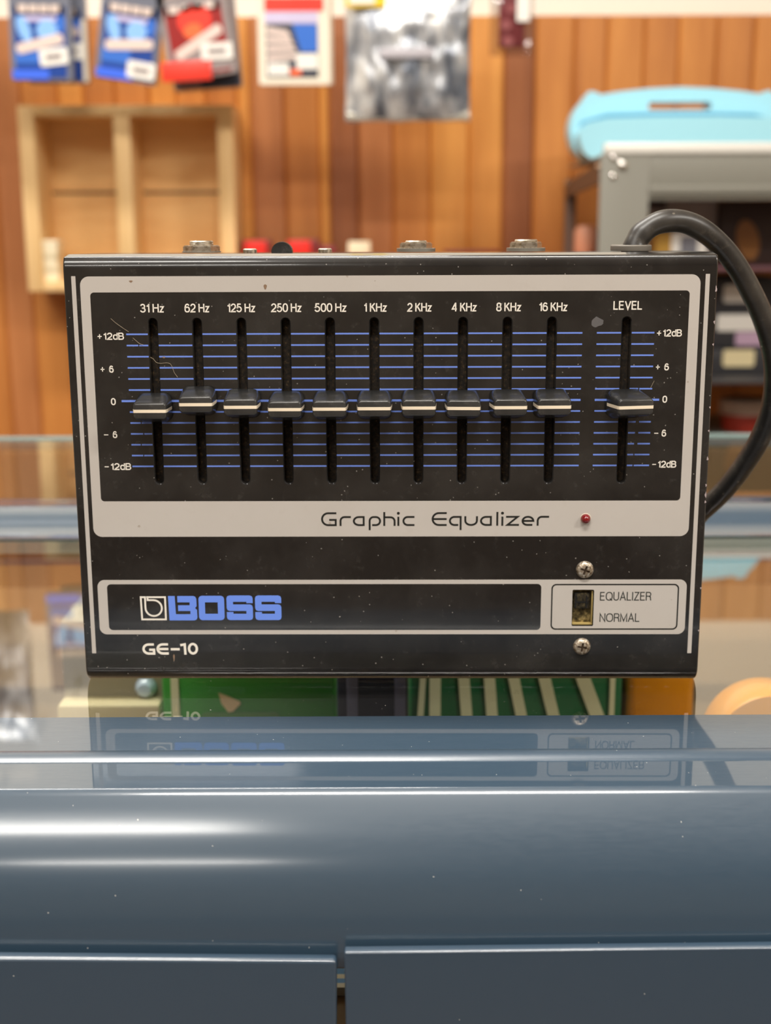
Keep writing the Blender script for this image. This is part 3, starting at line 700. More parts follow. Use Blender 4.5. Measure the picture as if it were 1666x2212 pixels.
for i in range(11):
    if i == 0: o, kids = kb, []
    else:
        o = kb.copy(); COL.objects.link(o); o.parent = eq
        for ch in (kl, ks):
            c = ch.copy(); COL.objects.link(c); c.parent = o
    o.location = (SX[i]*mm - (.3*mm if i == 0 else 0), 0, KZ[i]*mm); o.rotation_euler = (0, R([0, 0, 0, 0, 0, 0, 0, .5, .5, 0, .3][i]), R(KR[i]))
    if i == 10: o.scale = (1.12, 1.05, 1.0); o['label'] = 'level slider knob twisted to the right'
    if i == 1: o['label'] = 'slider knob set slightly higher than its neighbours'

# led, screws, switch
t = bm_obj('led', lathe([(0, .0018), (.0006, .00170), (.0011, .0013), (.00145, .0006), (.00155, 0), (.00155, -.0005)], 28), M['led'], eq, loc=(58.85*mm, -.0001, 52.3*mm), rot=(R(90), 0, 0)); t['label'] = 'small red indicator led'
bm_obj('rim', lathe([(.00142, .0002), (.0016, .0001), (.00165, 0), (.00142, 0)], 28), M['led_ring'], t)
for sx, sz, a in ((59.1, 36.4, 20), (58.9, 11.9, 8)):
    s = bm_obj('screw', lathe([(0, .00122), (.0012, .0012), (.0019, .00108), (.0024, .0007), (.00262, .0002), (.0027, 0), (.0027, -.0004), (0, -.0004)], 36), M['screw'], eq, loc=(sx*mm, -.0001, sz*mm), rot=(R(90), R(a), 0))
    cb = bmesh.new(); box_into(cb, -.00145, .00145, -.00032, .00032, .0006, .003)
    flat('recess', [[(x*mm, z*mm) for x, z in ((-1.4, -.3), (-.3, -.3), (-.3, -1.4), (.3, -1.4), (.3, -.3), (1.4, -.3), (1.4, .3), (.3, .3), (.3, 1.4), (-.3, 1.4), (-.3, .3), (-1.4, .3))]], 0, M['recess_dirt'], s, .00002).rotation_euler = (R(-90), 0, 0)
    s.children[0].location = (0, 0, .00075)
    c1 = bm_obj('cutter', cb); cb = bmesh.new(); box_into(cb, -.00032, .00032, -.00145, .00145, .0006, .003); c2 = bm_obj('cutter', cb)
    for c in (c1, c2):
        c.location = s.location; c.matrix_parent_inverse.identity(); c.parent = eq; c.rotation_euler = s.rotation_euler
        bpy.context.view_layer.update(); boolean(s, c)
t = box('switch', -.0031, .0031, .0021, .0026, -.0056, .0056, M['brass_dirt'], eq, loc=(58.85*mm, 0, 24.25*mm)); t['label'] = 'slide switch in a dirty recess'
box('slider', -.0026, .0022, .0008, .0021, -.0005, .0046, M['slider_dirt'], t, .0002)
for q in ((-.0031, .0031, -.0056, -.0051), (.0027, .0031, -.0051, .0052)): box('lit_wall_strip', q[0], q[1], .0006, .0021, q[2], q[3], mat('yellowed lip', srgb(172, 150, 92), .5), t, .0001)  # lit look of the dirty recess walls painted as yellow strips
for dx in (-.0021, .0012): box('slit', dx - .0002, dx + .0002, .0007, .0009, -.0002, .0038, M['slit'], t)
box('bridge', -.0020, .0011, .00072, .0009, .0014, .0018, M['slit'], t)

# jacks and fittings on the top edge (local z up from HT)
JY = .022
def hexnut(r, h):
    bm = bmesh.new(); lo = [bm.verts.new((r*math.cos(R(60*k+8)), r*math.sin(R(60*k+8)), 0)) for k in range(6)]; hi = [bm.verts.new((v.co.x, v.co.y, h)) for v in lo]
    for i in range(6): bm.faces.new((lo[i], lo[(i+1) % 6], hi[(i+1) % 6], hi[i]))
    bm.faces.new(lo[::-1]); f = bm.faces.new(hi)
    bmesh.ops.bevel(bm, geom=[e for e in f.edges], offset=.0003, segments=2, affect='EDGES')
    return bm
for cx, rw, hw_, rn, hn, rt, ht in ((-57.7, 5.9, .35, 5.6, 2.1, 3.6, 3.5), (7.9, 5.9, 1.0, 5.0, 2.7, 3.3, 3.3), (41.4, 5.9, 1.0, 5.0, 2.8, 3.5, 3.5)):
    j = bm_obj('jack_socket', lathe([(2.7*mm, ht*mm), (rt*mm - .0003, ht*mm), (rt*mm, ht*mm - .0003), (rt*mm, (ht-.5)*mm), (rt*mm - .0002, (ht-.7)*mm), (rt*mm, (ht-.9)*mm), (rt*mm, 0), (2.7*mm, 0), (2.7*mm, ht*mm)], 36), M['steel'], eq, loc=(cx*mm, JY, HT))
    bm_obj('washer', lathe([(2.8*mm, 0), (rw*mm, 0), (rw*mm, hw_*mm), (2.8*mm, hw_*mm)], 40), M['washer'], j)
    bm = hexnut(rn*mm, (hn - hw_)*mm); bm_obj('nut', bm, M['steel'], j, loc=(0, 0, hw_*mm))
for cx in (-42.9, -19.9):
    bm_obj('cap_screw', lathe([(0, 1.15*mm), (1.7*mm, 1.1*mm), (2.15*mm, .8*mm), (2.15*mm, -.2*mm), (0, -.2*mm)], 28), M['steel'], eq, loc=(cx*mm, JY, HT))
P = []
for k in range(41):
    a = R(180*k/40); rk = 3.15 + (.11 if k % 2 else -.06) * (1 if 3 < k < 37 else 0); P.append((rk*math.cos(a)*mm, max(0, .15 + (rk*.92)*math.sin(a))*mm))
P = [(3.1*mm, -.3*mm)] + P + [(-3.1*mm, -.3*mm)]
new_obj('thumb_switch', flat_mesh([P], .002), M['knob'], eq, loc=(-33.0*mm, JY, HT))
# power cord
col = bm_obj('cord_collar', lathe([(0, 0), (6.1*mm, 0), (6.2*mm, .3*mm), (6.2*mm, 1.5*mm), (5.9*mm, 1.8*mm), (0, 1.8*mm)], 36), M['cord_collar'], eq, loc=(73.4*mm, JY, HT))
inv = Matrix.Rotation(YAW, 4, 'Z') @ Matrix.Translation((-base.x, -base.y, -GZ))
cp = [(1372, 545, .402), (1374, 524, .402), (1392, 500, .403), (1430, 480, .404), (1482, 481, .406), (1532, 508, .408), (1578, 556, .411), (1620, 625, .414), (1655, 705, .417), (1673, 785, .420), (1670, 865, .424),
      (1648, 935, .428), (1614, 995, .432), (1570, 1054, .437), (1520, 1102, .442), (1450, 1160, .448)]
pts = [inv @ at(*p) for p in cp]
q = pts[-1]; pts += [Vector((q.x - .015, q.y + .006, .040)), Vector((q.x - .032, q.y + .008, .018)), Vector((q.x - .055, q.y + .010, .0065)), Vector((q.x - .075, q.y + .012, .0041)), Vector((q.x - .10, q.y + .012, .0041)), Vector((q.x - .14, q.y + .002, .0041))]
cv = catmull(pts, 8)
rad = []
for i in range(len(cv)):
    u = i/len(cv); r = .00345 + .0004*math.sin(i*.55)*math.exp(-i/14)
    if i < 10: r += .0006*(1 - i/10)
    rad.append(r)
bm_obj('power_cord', tube(cv, rad, 20), M['cord'], eq)

# ------------------------------------------------------------------ pine cubby on the wall
YC = 1.585
a = at(36, 228, YC); b = at(520, 628, YC)
cx0, cx1, cz1, cz0 = a.x, b.x - .004, a.z, b.z
t = thing('wall_cubby', 'pale pine two compartment cubby hung on the wood wall', 'shelf unit', ((cx0+cx1)/2, YC, cz0))
hw, hh, dp, tk = (cx1-cx0)/2, cz1-cz0, WF - YC - .0005, .0185
box('back', -hw + .002, hw - .002, dp - .006, dp, .004, hh - .004, M['pine_back'], t)
for z in (.455,): box('back_gap', -hw + tk, hw - tk, dp - .0066, dp - .0055, hh*(1-z) - .002, hh*(1-z) + .0015, wood('dark board gap', srgb(110, 72, 34), srgb(90, 58, 26)), t)
box('side_board', -hw, -hw + tk, 0, dp, 0, hh, M['pine'], t, .001); box('side_board', hw - tk, hw, 0, dp, 0, hh, M['pine'], t, .001)
box('top_board', -hw + tk, hw - tk, 0, dp, hh - .012, hh, M['pine'], t, .001); box('bottom_board', -hw + tk, hw - tk, 0, dp, 0, .012, M['pine'], t, .001)
xd = at(268, 400, YC).x - (cx0+cx1)/2
box('divider', xd - .0098, xd + .0098, 0, dp, .012, hh - .012, M['pine'], t, .001)
# stacked cream boxes in its left compartment
M['card_cream'] = mat('cream carton', srgb(240, 228, 196), .6); M['card_shade'] = mat('cream lid band', srgb(214, 200, 165), .6)
zc = cz0 + .0122; xc = at(103, 560, YC + .02).x
for k, lab in enumerate(('bottom cream carton of the stack in the pine cubby', 'middle cream carton of the stack in the pine cubby', 'topmost cream carton of the stack in the pine cubby')):
    h_ = (at(833, 516, YC).z - zc)/3 if k == 0 else h_
    c = thing('carton', lab, 'carton', (xc + (.0006, -.0008, .0002)[k], YC + .022, zc + k*h_), group='cream cartons in the cubby')
    box('body', -.0145, .0145, -.014, .018, 0, h_*.62, M['card_cream'], c, .0006); box('lid', -.0152, .0152, -.0147, .0187, h_*.58, h_ - .0002, M['card_shade'] if k != 2 else M['card_cream'], c, .0006)

# ------------------------------------------------------------------ packs hanging from hooks
M['hook'] = mat('steel hook wire', srgb(190, 190, 188), .3, metal=1.0)
def hook(x, z, y0, lab):
    o = bm_obj('display_hook', tube(catmull([(x, WALL_Y + .002, z), (x, y0 - .01, z), (x, y0 - .018, z + .002), (x, y0 - .021, z + .010)], 6), .0016, 10), M['hook'])
    tag(o, lab, 'hook', 'wire display hooks')
def ellipse(cx, cz, a, b, rot=0, n=24):
    c, s = math.cos(R(rot)), math.sin(R(rot))
    return [(cx + a*math.cos(q)*c - b*math.sin(q)*s, cz + a*math.cos(q)*s + b*math.sin(q)*c) for q in [2*math.pi*k/n for k in range(n)]]
def rrot(cx, cz, w_, h_, r, rot):
    c, s = math.cos(R(rot)), math.sin(R(rot))
    return [(cx + x*c - z*s, cz + x*s + z*c) for x, z in rrect(-w_/2, -h_/2, w_/2, h_/2, r)]
PM = {'blue': mat('blue pack card', srgb(24, 66, 150), .35), 'blue_light': mat('pale blue print', srgb(140, 190, 245), .4), 'blue_mid': mat('mid blue print', srgb(52, 110, 205), .4), 'blue_bright': mat('bright blue flash', srgb(62, 108, 235), .4),
      'navy': mat('navy print', srgb(20, 34, 70), .4), 'shell': mat('grey pack frame', srgb(112, 116, 130), .3), 'white': mat('white sticker', srgb(240, 236, 228), .5), 'harp': mat('silver pink harmonica print', srgb(225, 205, 195), .4),
      'red': mat('red pack card', srgb(150, 30, 28), .35), 'red_bright': mat('bright red print', srgb(240, 62, 46), .4), 'orange': mat('orange print', srgb(250, 110, 60), .4), 'grey': mat('grey print', srgb(150, 138, 136), .4), 'maroon': mat('maroon print', srgb(130, 40, 52), .4),
      'ink': mat('soft grey ink', srgb(120, 120, 128), .5), 'cream': mat('cream pack border', srgb(236, 226, 206), .5), 'lav': mat('lavender print', srgb(205, 195, 225), .5), 'dark': mat('dark pack print', srgb(52, 56, 72), .5), 'yellow': mat('yellow header', srgb(245, 205, 30), .5)}
PY = 1.50
def hpack(x, ztop, y, rot, pw, ph, label, kind, sticker, harp, group):
    """a flat hanging harmonica pack, origin at the hook hole, hanging down"""
    t = thing('harmonica_pack', label, 'harmonica pack', (x, y, ztop), (0, R(rot), 0), group)
    B = ('blue', 'blue_light', 'blue_mid', 'blue_bright') if kind == 'blue' else ('red', 'orange', 'red_bright', 'red_bright')
    hw = pw/2
    frame = [rrect(-hw, -ph, hw, .012, .003), ellipse(0, 0, .004, .0035)]
    new_obj('case', flat_mesh(frame, .0055), PM['shell' if kind == 'blue' else 'grey'], t, loc=(0, .0055, 0))
    m_ = pw*.085
    flat('card', [rrect(-hw + m_, -ph + .003, hw - m_, -ph*.30, .002)], -.0003, PM[B[0]], t, .0003)
    flat('header_print', [rrect(-hw + m_*1.2, -ph*.385, hw - m_*1.2, -ph*.27, .001)], -.0003, PM['ink'], t, .0003)
    for k in range(4): 
        u = -hw + m_*1.8 + k*(pw - m_*3.6)/4
        flat('header_stroke', [rrect(u, -ph*.365, u + pw*.15, -ph*.295, .001)], -.0007, PM['harp'], t, .0002)
    if kind == 'blue':
        flat('print_shape', [ellipse(-hw*.52, -ph*.52, pw*.10, ph*.13, 20)], -.0007, PM[B[1]], t, .0002)
        flat('print_shape', [ellipse(hw*.22, -ph*.525, pw*.17, ph*.095, 15)], -.0007, PM[B[1]], t, .0002)
        flat('print_shape', [ellipse(hw*.66, -ph*.47, pw*.08, ph*.08, 0)], -.0006, PM[B[2]], t, .0002)
        flat('print_band', [rrect(-hw*.6, -ph*.445, hw*.55, -ph*.40, .001)], -.0006, PM['lav'], t, .0002)
        flat('print_shape', [rrect(-hw + m_, -ph*.84, hw*.1, -ph*.70, .002)], -.0006, PM[B[2]], t, .0002)
    else:
        flat('print_shape', [ellipse(hw*.0, -ph*.45, pw*.25, ph*.15, 10)], -.0007, PM['red_bright'], t, .0002)
        flat('print_shape', [ellipse(-hw*.1, -ph*.55, pw*.14, ph*.07, 10)], -.0009, PM['orange'], t, .0002)
        flat('print_band', [rrect(-hw + m_*1.4, -ph*.95, hw - m_, -ph*.72, .002)], -.0005, PM['grey'], t, .0002)
    hx, hz, ha = harp
    flat('harmonica_print', [rrot(hx*hw, hz*ph, pw*.78, ph*.10, .004, ha)], -.0011, PM['harp'], t, .0004)
    sx, sz, sa = sticker
    flat('price_sticker', [rrot(sx*hw, sz*ph, pw*.46, ph*.16, .002, sa)], -.0016, PM['white'], t, .0002)
    flat('sticker_print', [rrot(sx*hw, sz*ph, pw*.26, ph*.05, .0008, sa)], -.0020, PM['grey'], t, .0002)
    if kind == 'blue': flat('bottom_flash', [rrect(-hw + .002, -ph + .001, hw*.25, -ph*.90, .002)], -.0008, PM[B[3]], t, .0003)
    return t
def place(px_l, px_r, py_bot, y):
    l, r_, b_ = at(px_l, py_bot, y), at(px_r, py_bot, y), at((px_l+px_r)/2, py_bot, y)
    return (l.x + r_.x)/2, r_.x - l.x, b_.z
zt_h = at(833, -62, PY).z
x, pw, zb = place(29, 161, 174, PY); ph = zt_h - zb
hook(x, zt_h + .0018, PY - .002, 'wire hook through the leftmost blue harmonica packs')
hpack(x, zt_h, PY, 1, pw, ph, 'upright blue harmonica pack at far left, in front on its hook', 'blue', (.42, -.775, 7), (-.02, -.655, 14), 'blue harmonica packs')
t = hpack(x + .010, zt_h, PY + .026, 0, pw, ph, 'blue harmonica pack hidden behind the leftmost one, only its pale edge showing', 'blue', (.42, -.70, 0), (0, -.56, 14), 'blue harmonica packs')
flat('edge_card', [rrect(pw/2 - .005, -ph + .001, pw/2, -ph*.40, .001)], -.0008, PM['cream'], t, .0003)
x2, pw2, _ = place(205, 345, 100, PY)
zt2h = zt_h - .002
hook(x2 + .012, zt2h + .0018, PY - .002, 'wire hook through the tilted blue harmonica packs')
hpack(x2 + .012, zt2h, PY, 8.5, pw, ph*1.0, 'blue harmonica pack tilted clockwise, sticker at its bottom right corner', 'blue', (.50, -.88, -1), (.03, -.655, 8), 'blue harmonica packs')
x3, pw3, _ = place(360, 502, 100, PY)
hook(x3 - .012, zt_h + .0018, PY - .002, 'wire hook through the red harmonica packs')
hpack(x3 - .012, zt_h, PY, -8.5, pw3*1.04, ph*.985, 'red harmonica pack tilted counterclockwise with a white price sticker', 'red', (.50, -.775, -6), (.02, -.665, 24), 'red harmonica packs')
t = hpack(x3 - .003, zt_h - .002, PY + .024, -4, pw3*1.06, ph*1.05, 'red and dark harmonica pack behind the tilted red one, bottom edge showing', 'red', (.4, -.6, 0), (0, -.5, 10), 'red harmonica packs')
flat('dark_card', [rrect(-pw3*.1, -ph*1.05 + .001, pw3*.52, -ph*.84, .002)], -.0009, PM['dark'], t, .0003)
t2 = thing('red_leaflet', 'bright red leaflet tucked over the bottom left of the tilted red harmonica pack', 'leaflet', (at(406, 154, PY).x, PY - .009, at(406, 154, PY).z))
box('sheet', -.028, .027, 0, .0016, -.0110, .0095, PM['red_bright'], t2, .0006, rot=(0, R(-3), 0))

# reed card
YR = 1.505
xr_, pwr, zbr = place(560, 714, 183, YR); ztr = at(833, -60, YR).z; phr = ztr - zbr
hook(xr_, ztr - .004, YR - .002, 'wire hook through the cream reed pack')
def reed_pack(dx, dy, dz, label):
    t = thing('reed_pack', label, 'reed pack', (xr_ + dx, YR + dy, ztr + dz), group='cream reed packs')
    hw = pwr/2
    new_obj('carton', flat_mesh([rrect(-hw, -phr, hw, .008, .002), ellipse(0, -.004, .004, .0035)], .0045), PM['cream'], t, loc=(0, .0045, 0))
    u = lambda px: (at(px, 100, YR).x - xr_); v_ = lambda py: at(636, py, YR).z - ztr
    flat('red_band', [rrect(u(573), v_(24), u(700), v_(-6), .001)], -.0004, PM['red_bright'], t, .0003)
    flat('title_band', [rrect(u(573), v_(50), u(688), v_(26), .001)], -.0004, PM['lav'], t, .0003)
    flat('picture', [rrect(u(575), v_(167), u(687), v_(52), .001)], -.0004, PM['dark'], t, .0003)
    flat('blue_patch', [[(u(632), v_(52)), (u(686), v_(52)), (u(686), v_(112)), (u(650), v_(112))]], -.0008, PM['blue_mid'], t, .0003)
    for k in range(4): flat('reed_print', [[(u(577), v_(58+20*k)), (u(622+6*k), v_(66+17*k)), (u(630+6*k), v_(82+15*k)), (u(577), v_(73+20*k))]], -.0009, PM['harp'], t, .0003)
    flat('price_sticker', [rrect(u(578), v_(163), u(624), v_(136), .001)], -.0013, PM['white'], t, .0002)
    flat('barcode_sticker', [rrect(u(640), v_(150), u(686), v_(116), .001)], -.0013, PM['white'], t, .0002)
    flat('orange_print', [rrect(u(626), v_(163), u(650), v_(150), .001)], -.0012, PM['orange'], t, .0002)
reed_pack(0, 0, 0, 'cream reed pack with a red band and blue patch, in front on its hook')
reed_pack(.0025, .012, .001, 'cream reed pack behind the front one, only its right edge showing')

# crumpled silver bags
def crinkle_mat(name, base):
    m = mat(name, base, .28, metal=.5); v = coords(m, (1, 1, .33))
    h1 = noise(m, v, 55, 3, .5); bump(m, h1, .7, .005)
    c = ramp(m, noise(m, v, 38, 4, .6), [(.38, srgb(105, 112, 124)), (.5, srgb(190, 193, 198)), (.62, srgb(245, 245, 242))])  # streaky film highlights painted into the colour by stretched noise
    m.node_tree.links.new(c, bsdf(m).inputs['Base Color']); return m
M['crinkle'] = crinkle_mat('crinkled silver film', srgb(170, 172, 178)); M['crinkle_dark'] = crinkle_mat('dark crinkled film', srgb(60, 62, 70))
M['seal'] = mat('bright seal film', srgb(232, 228, 214), .2, metal=.6)
from mathutils import noise as mn
def bag_mesh(w_, h_, puff, seed):
    bm = bmesh.new(); NX, NZ = 44, 46; g = {}
    for side in (0, 1):
        for i in range(NX+1):
            for j in range(NZ+1):
                u, v_ = i/NX, j/NZ
                edge = min(u, 1-u)*2; edv = min(v_, 1-v_)*2
                p = puff*(min(1, edge*2.2)**.6)*(min(1, edv*2.0)**.7)
                d = mn.noise(Vector((u*5 + seed, v_*4, side*7.0)))*.35 + mn.noise(Vector((u*13 + seed, v_*7, side*3.0)))*.22
                y = -(p*(1 + d) + .0006) if side == 0 else p*.5*(1 + d)
                wob = .0012*mn.noise(Vector((v_*6, seed, 1)))
                g[side, i, j] = bm.verts.new(((u-.5)*w_*(1 - .02*math.sin(math.pi*v_)) + wob, y, -v_*h_ + .0014*mn.noise(Vector((u*6, seed, 4)))*(v_ > .95)))
    for side in (0, 1):
        for i in range(NX):
            for j in range(NZ):
                q = [g[side, i, j], g[side, i, j+1], g[side, i+1, j+1], g[side, i+1, j]]
                bm.faces.new(q if side == 0 else q[::-1])
    bmesh.ops.remove_doubles(bm, verts=bm.verts, dist=.0009)
    return bm
YB = 1.50
xb, wb, zbb = place(747, 1016, 264, YB); ztb = at(833, -14, YB).z
t = thing('silver_bag', 'large crinkled silver plastic bag with a yellow header hanging on the wall', 'plastic bag', (xb, YB, ztb + .001))
hb = ztb - zbb
bm_obj('film', bag_mesh(wb, hb, .012, 2.0), M['crinkle'], t, angle=60)
box('bottom_seal', -wb*.49, wb*.49, -.0026, .0, -hb + .001, -hb + .010, M['seal'], t, .001)
new_obj('header', flat_mesh([rrect(-wb*.49, -.0165, -wb*.18, .075, .002), ellipse(-wb*.34, .062, .004, .004)], .0010), PM['yellow'], t, loc=(0, -.0115, 0))
flat('header_label', [rrect(-wb*.46, -.0135, -wb*.26, .05, .001)], -.0130, PM['white'], t, .0003)
box('tag_print', -wb*.22, wb*.20, -.0185, -.0165, -hb*.52, -hb*.44, mat('pale grey label film', srgb(188, 184, 190), .3), t, .0008)
hook(xb - wb*.34, ztb + .0635, YB - .0115, 'wire hook through the yellow header of the silver bag')
# a second bag at the far left, seen only in the counter glass
xq = at(-102, 100, YB).x; zq = 1.425
t = thing('cable_bag', 'clear bag of black cable hanging past the left edge, mirrored in the counter glass', 'plastic bag', (xq, YB, zq + .06))
bm_obj('film', bag_mesh(.085, .17, .012, 5.0), M['crinkle_dark'], t, angle=60)
box('header', -.04, .04, -.003, -.001, -.006, .05, PM['cream'], t, .0006)
hook(xq, zq + .06 + .051, YB - .003, 'wire hook at far left over the bag of black cable')

# small clear box with maroon contents
YS = 1.50
xs_, ws_, zbs = place(1060, 1152, 117, YS); zts = at(833, -70, YS).z
t = thing('clear_box', 'small clear plastic box with maroon contents hanging on the wall', 'plastic box', (xs_, YS, zts)); hs = zts - zbs
bm = bmesh.new(); box_into(bm, -ws_/2, ws_/2, 0, .02, -hs, 0, .002)
bm_obj('shell', bm, M['clear_plastic'], t)
box('contents', -ws_*.30, ws_*.30, .004, .016, -hs + .008, -.01, PM['maroon'], t, .002)
for k in range(5):
    flat('print_shape', [ellipse((rnd.random()-.6)*ws_*.36, -hs + .014 + k*.017, .006, .0055)], .0034, mat('rose print', srgb(176, 96, 100), .5), t, .0002)
flat('price_sticker', [rrect(ws_*.10, zts*0 - hs + .034, ws_*.40, -hs + .075, .001)], -.0004, PM['white'], t, .0002)
new_obj('hang_tab', flat_mesh([rrect(-.012, -.002, .012, .022, .004), ellipse(0, .012, .004, .0035)], .0006), M['clear_plastic'], t, loc=(0, .01, 0))
hook(xs_, zts + .0135, YS + .008, 'wire hook through the tab of the small clear box')

# ------------------------------------------------------------------ metal rack at the right
M['rack'] = mat('grey rack paint', srgb(128, 126, 116), .45, spec=.4); M['rack_brown'] = mat('brown side rail', srgb(92, 66, 50), .5)
M['trim_metal'] = mat('bright metal trim', srgb(242, 240, 232), .2, metal=.15, coat=.5); M['bolt'] = mat('zinc bolt', srgb(225, 222, 215), .2, metal=1)
YF, YK = 1.36, 1.60
fl = at(1298, 340, YF); RX0, RX1 = fl.x, fl.x + .50
zt_r = at(1400, 331, YF).z; zb_r = at(1450, 432, YF).z
t = thing('metal_rack', 'grey metal rack with bolted corners at the right, blue case on top', 'rack', (RX0, YF, 0))
pw_ = at(1400, 480, YF).x - RX0
rx = RX1 - RX0
box('post', 0, pw_, 0, .003, 0, zt_r, M['rack'], t, .0008); box('post', rx - pw_, rx, 0, .003, 0, zt_r, M['rack'], t, .0008)
box('front_beam', pw_ - .002, rx - pw_ + .002, .0005, .0035, zb_r, zt_r - .0005, M['rack'], t, .0008)
box('beam_rib', pw_, rx - pw_, -.002, .0005, zb_r + .006, zb_r + .014, M['rack'], t, .0008)
zl = at(1400, 302, YF).z
o = box('trim_lip', .004, rx - .004, -.0015, .012, zt_r - .001, zl - .003, M['trim_metal'], t, .002, 3)
box('top_tray', .003, rx - .003, .012, YK - YF + .01, zt_r - .004, zt_r - .001, M['rack'], t, .0005)
xk = at(1224, 420, YK).x - RX0; xk2 = at(1246, 420, YK).x - RX0
zk = at(1224, 395, YK).z
box('rear_post', xk, xk2, YK - YF, YK - YF + .02, 0, zk + .004, M['rack_brown'], t, .0008); box('rear_post', rx - .012, rx, YK - YF, YK - YF + .02, 0, zk + .004, M['rack_brown'], t, .0008)
def slant(x0, y0, x1, y1, z0a, z1a, z0b, z1b, tk, mt_):
    bm = bmesh.new(); A_ = [(x0, y0, z0a), (x0 + tk, y0, z0a), (x0 + tk, y0, z1a), (x0, y0, z1a)]; B_ = [(x1, y1, z0b), (x1 + tk, y1, z0b), (x1 + tk, y1, z1b), (x1, y1, z1b)]
    a = [bm.verts.new(p) for p in A_]; b = [bm.verts.new(p) for p in B_]
    for i in range(4): bm.faces.new((a[i], a[(i+1) % 4], b[(i+1) % 4], b[i]))
    bm.faces.new(a); bm.faces.new(b[::-1]); return bm
bm_obj('side_rail', slant(.0, .003, xk, YK - YF, at(1300, 395, YF).z, at(1300, 350, YF).z, at(1230, 425, YK).z, zk, .003, None), M['rack_brown'], t)
bolt_bm = lambda r: lathe([(0, r*.55), (r*.6, r*.5), (r, r*.2), (r, 0), (0, 0)], 18)
for px, py, r in ((1345, 357, .0046), (1326, 341, .003), (1325, 381, .003)):
    p = at(px, py, YF); bm_obj('bolt', bolt_bm(r), M['bolt'], t, loc=(p.x - RX0, -.0001, p.z), rot=(R(90), 0, 0))
for px, py, Y in ((1298, 362, YF + .01), (1231, 398, YK)):
    p = at(px, py, Y); bm_obj('bolt', bolt_bm(.0038), mat('dull bolt', srgb(150, 120, 95), .4, metal=.7), t, loc=(p.x - RX0 - .002, Y - YF - .002, p.z), rot=(R(90), 0, 0))
def rshelf(name, zz, mt_): box(name, .004, rx - .004, .010, YK - YF, zz - .004, zz, mt_, t, .0008)
z_mid = at(1600, 575, 1.40).z; z_low = at(1600, 815, 1.40).z; z_bot = at(1600, 952, 1.40).z
M['shelf_maroon'] = mat('dull maroon shelf', srgb(92, 58, 64), .5); M['rack_dark'] = mat('charcoal shelf', srgb(52, 50, 50), .5)
rshelf('shelf', z_mid, M['shelf_maroon']); rshelf('shelf', z_low, M['rack_dark']); rshelf('shelf', z_bot, M['rack'])

# things on the rack's shelves
YI = 1.42
def wx(px, Y=YI): return at(px, 600, Y).x
def wz(py, Y=YI): return at(1500, py, Y).z
M['amp_grey'] = mat('pinkish grey cabinet', srgb(150, 136, 130), .6); M['amber_brown'] = mat('warm brown varnish', srgb(140, 92, 44), .35); M['dark_brown'] = mat('dark brown', srgb(52, 34, 28), .5)
t = thing('grey_cabinet', 'pinkish grey cabinet behind the cord loop on the metal rack', 'cabinet', (wx(1402), YI + .03, z_mid + .0002))
wq = wx(1560) - wx(1402); hq = wz(428) - z_mid
box('body', 0, wq, 0, .12, 0, hq, M['amp_grey'], t, .002)
box('dark_gap', .002, .022, -.001, 0, wz(452) - z_mid, hq - .001, M['dark_brown'], t)  # shade of a dark gap put in as a flat brown patch
t2 = thing('small_carton', 'small white and yellow carton in front of the grey cabinet', 'carton', (wx(1415), YI - .0, z_mid + .0002)); hq2 = wz(502) - z_mid
box('body', 0, wx(1525) - wx(1415), 0, .028, 0, hq2, PM['white'], t2, .001); box('yellow_end', -.0004, .016, -.0004, .0284, .0005, hq2 + .0004, mat('dull yellow', srgb(190, 145, 55), .5), t2)
flat('grey_print', [rrect(.026, .008, .044, hq2 - .004, .004)], -.0006, PM['ink'], t2, .0003)
t = thing('brown_cabinet', 'dark brown cabinet with amber varnished figure on the metal rack', 'cabinet', (wx(1562), YI + .02, z_mid + .0002))
wq = wx(1740) - wx(1562); hq = wz(432) - z_mid
box('body', 0, wq, 0, .12, 0, hq, M['dark_brown'], t, .002)
zz = lambda py: wz(py) - z_mid; xx = lambda px: wx(px) - wx(1562)
for cx_, cz_, a_, b_ in ((1622, 520, .012, .022),):
    flat('varnish_shape', [ellipse(xx(cx_), zz(cz_), a_, b_, 15)], -.0008, M['amber_brown'], t, .0006)
M['black_case'] = mat('black carton', srgb(50, 50, 54), .5); M['label_white'] = mat('white label', srgb(226, 222, 214), .5); M['label_cream'] = mat('cream label', srgb(228, 214, 170), .5)
for k, (z0p, z1p, lx0, lx1, lz0, lz1, lm, lab) in enumerate(((812, 754, 1571, 1640, 792, 756, 'label_cream', 'lowest black carton of the rack stack, with a cream label'),
                                                            (753, 678, 1556, 1648, 716, 680, 'label_white', 'middle black carton of the rack stack, with a white label'),
                                                            (677, 596, 1566, 1636, 654, 616, 'label_white', 'topmost black carton of the rack stack, with a white label'))):
    t = thing('black_carton', lab, 'carton', (wx(1530), YI + (.0, .004, .002)[k], wz(z0p)), group='black cartons on the rack')
    zz = lambda py: wz(py) - wz(z0p); xx = lambda px: wx(px) - wx(1530)
    if k == 0:
        t.location.z = z_low + .0002
    top = (wz(z1p) if k < 2 else wz(600)) - t.location.z
    box('body', 0, xx(1690), 0, .12, 0, top - .0002, M['black_case'], t, .001)
    bz0, bz1 = wz(lz0) - t.location.z, wz(lz1) - t.location.z
    flat('label', [rrect(xx(lx0), bz0, xx(lx1), bz1, .003)], -.0006, M[lm], t, .0004)
    if k == 1: flat('mauve_label', [rrect(xx(1598), wz(748) - t.location.z, xx(1672), wz(718) - t.location.z, .003)], -.0006, mat('mauve label', srgb(190, 160, 185), .5), t, .0004)
